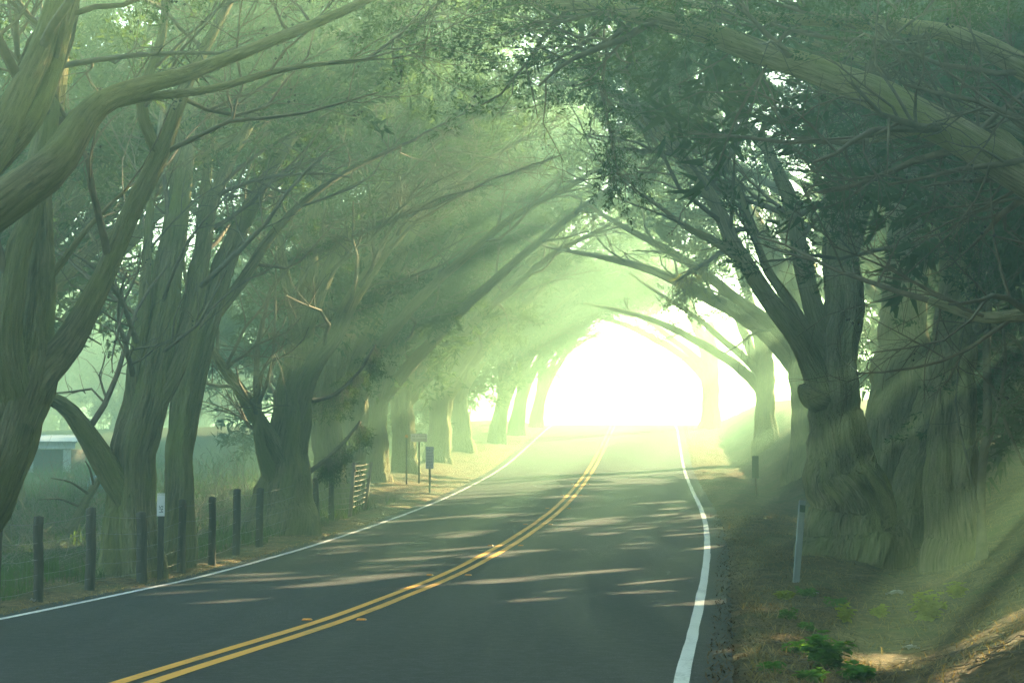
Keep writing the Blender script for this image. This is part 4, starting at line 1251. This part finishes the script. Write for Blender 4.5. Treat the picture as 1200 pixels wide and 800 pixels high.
# ------------------------------------------------------------------ drooping sunlit branches
def hanging(label, pts, seed, n=60, length=(.3, .9), leafm=None, wide=.5, leaves=1.0):
    rng = np.random.default_rng(seed)
    P, R = stem_px(pts)
    t = thing('drooping_branch', label, 'branch', tuple(P[0]))
    me, C, RR = trunk_mesh('bough', P, R, 30, 8, seed, 0, 1, .05, .2, .03, P[0])
    link('bough', me, M_TWIG, t)
    idx = rng.integers(4, len(C), n)
    d = norm(rng.normal(0, 1, (n, 3)) * [1, .6, .4] + [0, 0, -.9])
    P2 = grow(rng, C[idx], d, rng.uniform(*length, n), 6, .16, -.10)
    pos, dd, L, r, _ = spawn(rng, P2, np.full((n, 6), .008), 5, .1, 1, 20, 60, (0, 0, -.6), .5, .15, .4, .2)
    P3 = grow(rng, pos, dd, L, 4, .15, -.12)
    b = MB()
    V, Q = tubes(P2 - P[0], np.tile(np.linspace(.009, .004, 6), (n, 1)), 4); b.add(V, Q)
    V, Q = tubes(P3 - P[0], np.full((len(P3), 4), .004), 3); b.add(V, Q)
    link('branchwork', b.mesh('branchwork', True), M_TWIG, t, kind='stuff')
    if leaves:
        ends = np.vstack([P3[:, -1], P3[:, 1]]); dirs = np.vstack([P3[:, -1] - P3[:, -2], P3[:, 2] - P3[:, 0]])
        k = rng.uniform(0, 1, len(ends)) < leaves
        V, F = place_sprays(rng, ends[k] - P[0], dirs[k], [make_spray(rng, 16, .22, .07, .022) for _ in range(3)])
        link('foliage', mesh_np('foliage', V, None, F, False), leafm or M_LEAF, t, kind='stuff')
    return t
hanging('bright sunlit branch drooping beside the gap at the end of the tunnel', [(850, 292, 52, 6), (830, 306, 52, 5), (810, 318, 52, 4), (792, 330, 52, 3)], 61, 40, (.5, 1.4), M_SUNLEAF, leaves=.6)
hanging('upper sunlit yellow green bough right of the ivy streaked cypress', [(366, 470, 39, 6), (392, 462, 39.4, 5), (420, 436, 39.8, 4), (440, 404, 40.2, 3)], 62, 30, (.12, .35), M_LEAF, leaves=.4)
hanging('lower sunlit yellow green bough right of the ivy streaked cypress', [(358, 556, 39, 7), (385, 535, 39.4, 5), (405, 515, 39.8, 4), (422, 494, 40.2, 3)], 63, 30, (.12, .35), M_LEAF, leaves=.4)
hanging('dark dangling branch below the sky gap over the road', [(700, 92, 24, 4), (708, 120, 24, 4), (716, 160, 24, 3), (724, 205, 24, 2)], 64, 16, (.12, .35), M_LEAF, leaves=.5)

# ------------------------------------------------------------------ plants, litter and grass
def weed(label, x, y, D, h, seed, m, n=9, spread=.25, leafl=.09, flowers=False, group='leafy weeds on the right verge'):
    rng = np.random.default_rng(seed)
    p = gpx(x, y); h = h * p[1] / D; leafl = leafl * p[1] / D; spread = spread * p[1] / D
    t = thing('leafy_weed', label, 'plant', tuple(p), 0, group)
    a_ = rng.uniform(0, 2 * pi, n)
    d = np.stack([np.cos(a_) * spread / h, np.sin(a_) * spread / h, np.ones(n)], 1)
    P = grow(rng, np.zeros((n, 3)) + rng.normal(0, .03, (n, 3)) * [1, 1, 0], d, rng.uniform(.5, 1.1, n) * h, 6, .10, .04)
    V, Q = tubes(P, np.tile(np.linspace(.004, .002, 6), (n, 1)), 4)
    b = MB(); b.add(V, Q); link('stem', b.mesh('stem', True), m, t, kind='stuff')
    lv = MB()
    for k in range(n):
        for j in range(1, 6):
            for q in range(3):
                c = P[k, j]; az = rng.uniform(0, 6.28); tilt = rng.uniform(-.5, .5)
                ll = leafl * rng.uniform(.6, 1.25); w = ll * .36
                dv = np.array([cos(az) * cos(tilt), sin(az) * cos(tilt), sin(tilt)]); sd = np.cross(dv, [0, 0, 1]); sd /= np.linalg.norm(sd)
                nn = np.cross(sd, dv)
                pts = [c, c + dv * ll * .35 + sd * w, c + dv * ll * .75 + sd * w * .7, c + dv * ll - nn * ll * .15, c + dv * ll * .75 - sd * w * .7, c + dv * ll * .35 - sd * w, c + dv * ll * .5 + nn * -.012]
                lv.add(pts, None, [[0, 1, 6], [1, 2, 6], [2, 3, 6], [3, 4, 6], [4, 5, 6], [5, 0, 6]])
    link('leaves', lv.mesh('leaves'), m, t, kind='stuff')
    if flowers:
        for k in range(3):
            c = P[k, -1]
            f = MB()
            for q in range(6):
                az = q * pi / 3
                f.add([c, c + np.array([cos(az - .3), sin(az - .3), .2]) * .012, c + np.array([cos(az), sin(az), .3]) * .02, c + np.array([cos(az + .3), sin(az + .3), .2]) * .012], [[0, 1, 2, 3]])
            link('flower', f.mesh('flower'), M_PETAL, t)
    return t
M_PETAL = simple_mat('yellow_petals', (0.8, 0.55, 0.02), (0.7, 0.4, 0.02), 0.6, 10, bump=0)
weed('big leafy green weed in front with tiny yellow flowers', 972, 783, 13.0, .26, 1, M_WEED, 22, .20, .085, True)
weed('low green weed at the bottom edge right of the flowering one', 1004, 797, 12.4, .15, 2, M_WEED, 14, .20, .075)
weed('low green weed at the bottom edge left of the flowering one', 952, 798, 12.4, .10, 22, M_WEED, 10, .16, .075)
weed('small green weed just left of the flowering weed', 936, 768, 13.6, .12, 3, M_WEED, 9, .12, .055)
weed('tiny green weed nearest the white edge line at the bottom', 903, 788, 12.8, .09, 4, M_WEED, 8, .10, .05)
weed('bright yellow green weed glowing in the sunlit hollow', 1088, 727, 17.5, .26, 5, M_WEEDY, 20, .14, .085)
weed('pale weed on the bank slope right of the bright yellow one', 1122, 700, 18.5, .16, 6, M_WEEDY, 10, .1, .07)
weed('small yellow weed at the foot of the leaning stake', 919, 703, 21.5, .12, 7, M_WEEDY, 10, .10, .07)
weed('yellow green weed right of the leaning stake', 948, 700, 22, .14, 8, M_WEED, 11, .13, .07)
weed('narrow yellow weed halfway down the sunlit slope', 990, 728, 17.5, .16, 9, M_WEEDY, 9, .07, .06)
weed('grassy green weed in the hollow left of the narrow yellow one', 976, 712, 19, .12, 13, M_WEED, 10, .12, .06)
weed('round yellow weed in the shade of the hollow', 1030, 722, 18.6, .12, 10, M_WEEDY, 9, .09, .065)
weed('small green weed on the shaded slope under the stake', 922, 724, 17.5, .10, 11, M_WEED, 9, .11, .055)
weed('little green weed beside the shoulder left of the sunlit slope', 944, 738, 16.5, .08, 12, M_WEED, 8, .11, .055)

def scrap(label, x, y, D, s, seed):
    rng = np.random.default_rng(seed)
    p = gpx(x, y); p[2] += .02; s = s * p[1] / D
    n = 9
    u, v = np.meshgrid(np.linspace(-1, 1, n), np.linspace(-1, 1, n), indexing='ij')
    z = (np.sin(u * 3 + seed) * .25 + np.sin(v * 4 + u * 2) * .2 + rng.normal(0, .09, u.shape)) * s * .5 + s * .25
    V = np.stack([u * s * (1 + .15 * np.sin(v * 3)), v * s * .6, z], -1).reshape(-1, 3)
    i, j = np.meshgrid(np.arange(n - 1), np.arange(n - 1), indexing='ij'); a_ = (i * n + j).ravel()
    Q = np.stack([a_, a_ + 1, a_ + n + 1, a_ + n], 1)
    V2 = V + [0, 0, -.004]
    o = link('paper_scrap', mesh_np('paper_scrap', np.vstack([V, V2]), np.vstack([Q, Q[:, ::-1] + n * n]), None, False), M_PAPER, None, tuple(p), label=label, category='litter')
    o.rotation_euler = (0.3, 0.1, rng.uniform(0, 3))
    return o
scrap('crumpled white paper scrap lying in the sunlit hollow', 1068, 762, 15.8, .065, 1)
scrap('pale torn scrap lying in the shade near the trunks', 1048, 698, 22, .10, 2)
scrap('small white scrap beside the weeds near the leaning stake', 953, 698, 21.8, .06, 3)
scrap('tiny white scrap on the left verge by the fence', 38, 706, 21.5, .05, 4)

def blades(name, rng, x, D, h, w, lean, m, mat_, flat=False, **props):
    n = len(x)
    z = ground_z(x, D)
    tt_ = np.abs(x - road_x(D))
    z = np.where(tt_ < 4.05, np.maximum(z, road_z(D) + 0.02 - 0.0096 * tt_ + .008), z)
    az = rng.uniform(0, 2 * pi, n)
    dv = np.stack([np.cos(az), np.sin(az), np.zeros(n)], 1)
    sd = np.stack([-np.sin(az), np.cos(az), np.zeros(n)], 1)
    base = np.stack([x, D, z - .01], 1)
    tt = np.linspace(0, 1, m)
    V = np.zeros((n, m, 2, 3))
    for i, e in enumerate(tt):
        c = base + np.array([0, 0, 1.0]) * (h * (e - lean * .45 * e * e))[:, None] + dv * (h * lean * e ** 1.6)[:, None]
        ww = (w * (1 - e * .85))[:, None]
        V[:, i, 0] = c - sd * ww; V[:, i, 1] = c + sd * ww
    bi = (np.arange(n) * m * 2)[:, None]; ii_ = np.arange(m - 1)[None, :] * 2
    Q = np.stack([bi + ii_, bi + ii_ + 1, bi + ii_ + 3, bi + ii_ + 2], -1).reshape(-1, 4)
    return link(name, mesh_np(name, V.reshape(-1, 3), Q, None, True), mat_, kind='stuff', **props)

rg = np.random.default_rng(21)
def patchy(x, D, f, seed):
    return bumps(x * f + seed * 3.1, D * f + seed)
# green grass and herbs behind the left fence
n = 26000
D = 19 + 34 * rg.uniform(0, 1, n) ** 1.3; t = -(4.7 + 9 * rg.uniform(0, 1, n) ** 1.5)
x = road_x(D) + t
k = patchy(x, D, .8, 1) + rg.normal(0, .25, n) > -.05
x, D = x[k], D[k]
blades('grass', rg, x, D, rg.uniform(.12, .42, len(x)), rg.uniform(.004, .010, len(x)), rg.uniform(.2, .9, len(x)), 4, M_GRASS, label='green grass growing behind the left fence')
n = 14000
D = 34 + 50 * rg.uniform(0, 1, n); t = -(8 + 24 * rg.uniform(0, 1, n))
x = road_x(D) + t
k = patchy(x, D, .25, 2) + rg.normal(0, .2, n) > -.1
x, D = x[k], D[k]
blades('tall_grass', rg, x, D, rg.uniform(.3, .8, len(x)), rg.uniform(.008, .02, len(x)), rg.uniform(.3, 1.2, len(x)), 4, M_GRASS, label='tall pale grass in the field beyond the fence')
# tangled bare brush between the fence and the field
n = 900
D = 27 + 22 * rg.uniform(0, 1, n); t = -(5.6 + 8 * rg.uniform(0, 1, n))
x = road_x(D) + t
k = patchy(x, D, .6, 7) > -.15
x, D = x[k], D[k]; n = len(x)
st = np.stack([x, D, ground_z(x, D)], 1)
az = rg.uniform(0, 6.28, n)
P = grow(rg, st, np.stack([np.cos(az) * .8, np.sin(az) * .8, rg.uniform(.2, 1.2, n)], 1), rg.uniform(.6, 2.0, n), 8, .14, -.04)
V, Q = tubes(P, rg.uniform(.004, .010, n)[:, None] * np.linspace(1, .3, 8)[None], 4)
pos, dd, L, r_2, _ = spawn(rg, P, np.full((n, 8), .005), 5, .2, 1, 25, 70, (0, 0, 0), .8, .2, .7, .3)
P2 = grow(rg, pos, dd, L, 5, .16, -.03)
V2, Q2 = tubes(P2, np.full((len(P2), 5), .003), 3)
b = MB(); b.add(V, Q); b.add(V2, Q2)
link('brush', b.mesh('brush', True), M_BRUSH, kind='stuff', label='tangled bare brush behind the left fence')
# straw coloured dead grass and needles on both verges
n = 38000
D = 12 + 36 * rg.uniform(0, 1, n) ** 1.5; t = 4.15 + 7 * rg.uniform(0, 1, n) ** 1.2
x = road_x(D) + t
k = patchy(x, D, 1.1, 4) + rg.normal(0, .3, n) > -.1
x, D = x[k], D[k]
blades('dry_grass', rg, x, D, rg.uniform(.05, .24, len(x)), rg.uniform(.003, .007, len(x)), rg.uniform(.9, 1.8, len(x)), 3, M_STRAW, label='straw coloured dead grass matted over the right bank')
n = 7000
D = 18 + 26 * rg.uniform(0, 1, n) ** 1.3; t = -(3.76 + 1.5 * rg.uniform(0, 1, n) ** 1.0)
x = road_x(D) + t
blades('leaf_litter', rg, x, D, rg.uniform(.02, .09, n), rg.uniform(.003, .008, n), rg.uniform(1.0, 1.9, n), 3, M_STRAW, label='brown needle litter along the left road edge')
n = 16000
D = 11 + 34 * rg.uniform(0, 1, n) ** 1.5; t = 3.82 + 1.5 * rg.uniform(0, 1, n) ** .8
x = road_x(D) + t
blades('leaf_litter', rg, x, D, rg.uniform(.02, .10, n), rg.uniform(.003, .009, n), rg.uniform(1.2, 2.0, n), 3, M_LITTER, label='brown needle litter spilling onto the right shoulder')
# fallen twigs
def fallen(name, rng, x, D, label):
    n = len(x)
    st = np.stack([x, D, ground_z(x, D) + .01], 1)
    az = rng.uniform(0, 2 * pi, n)
    d = np.stack([np.cos(az), np.sin(az), rng.normal(0, .08, n)], 1)
    P = grow(rng, st, d, rng.uniform(.12, .8, n) ** 1.0, 5, .16, 0)
    gz = ground_z(P[..., 0], P[..., 1]); P[..., 2] = gz + .008 + np.abs(rng.normal(0, .02, P.shape[:2]))
    R = rng.uniform(.002, .007, n)[:, None] * np.linspace(1, .4, 5)[None]
    V, Q = tubes(P, R, 4)
    b = MB(); b.add(V, Q)
    return link(name, b.mesh(name, True), M_TWIG, kind='stuff', label=label)
n = 2600
D = 12 + 34 * rg.uniform(0, 1, n) ** 1.4; x = road_x(D) + 4.3 + 7 * rg.uniform(0, 1, n)
fallen('fallen_twigs', rg, x, D, 'fallen twigs scattered over the right bank')
n = 700
D = 19 + 30 * rg.uniform(0, 1, n) ** 1.4; x = road_x(D) - 4.2 - 6 * rg.uniform(0, 1, n)
fallen('fallen_twigs', rg, x, D, 'fallen twigs scattered under the left hand trees')

# ------------------------------------------------------------------ haze: one closed box of even, thin air
def haze():
    m, nt, out = mat('haze_air')
    v = nt.nodes.new('ShaderNodeVolumePrincipled')
    v.inputs['Color'].default_value = HAZE_COLOR
    v.inputs['Density'].default_value = HAZE_DENSITY
    v.inputs['Anisotropy'].default_value = HAZE_G
    nt.links.new(v.outputs[0], out.inputs['Volume'])
    zt = 0
    for o in SC.objects:
        if o.type == 'MESH':
            bbw = [o.parent.matrix_basis @ o.matrix_basis @ __import__('mathutils').Vector(c) if o.parent and not o.parent.parent else o.matrix_basis @ __import__('mathutils').Vector(c) for c in o.bound_box]
            zt = max(zt, max(p.z for p in bbw))
    zt += 0.6
    zb = float(ZZ.min()) - 1.0
    b = MB(); b.box((2, 185, (zt + zb) / 2), (660, 500, zt - zb))
    o = link('haze', b.mesh('haze'), m, kind='stuff', label='pale green morning mist filling the tree tunnel')
    print('haze top', zt, 'bottom', zb)
haze()
nt_ = sum(len(m.polygons) for m in bpy.data.meshes)
nt3 = sum(len(m.loops) - 2 * len(m.polygons) for m in bpy.data.meshes)
print('faces', nt_, 'tris', nt3, 'objects', len(SC.objects))
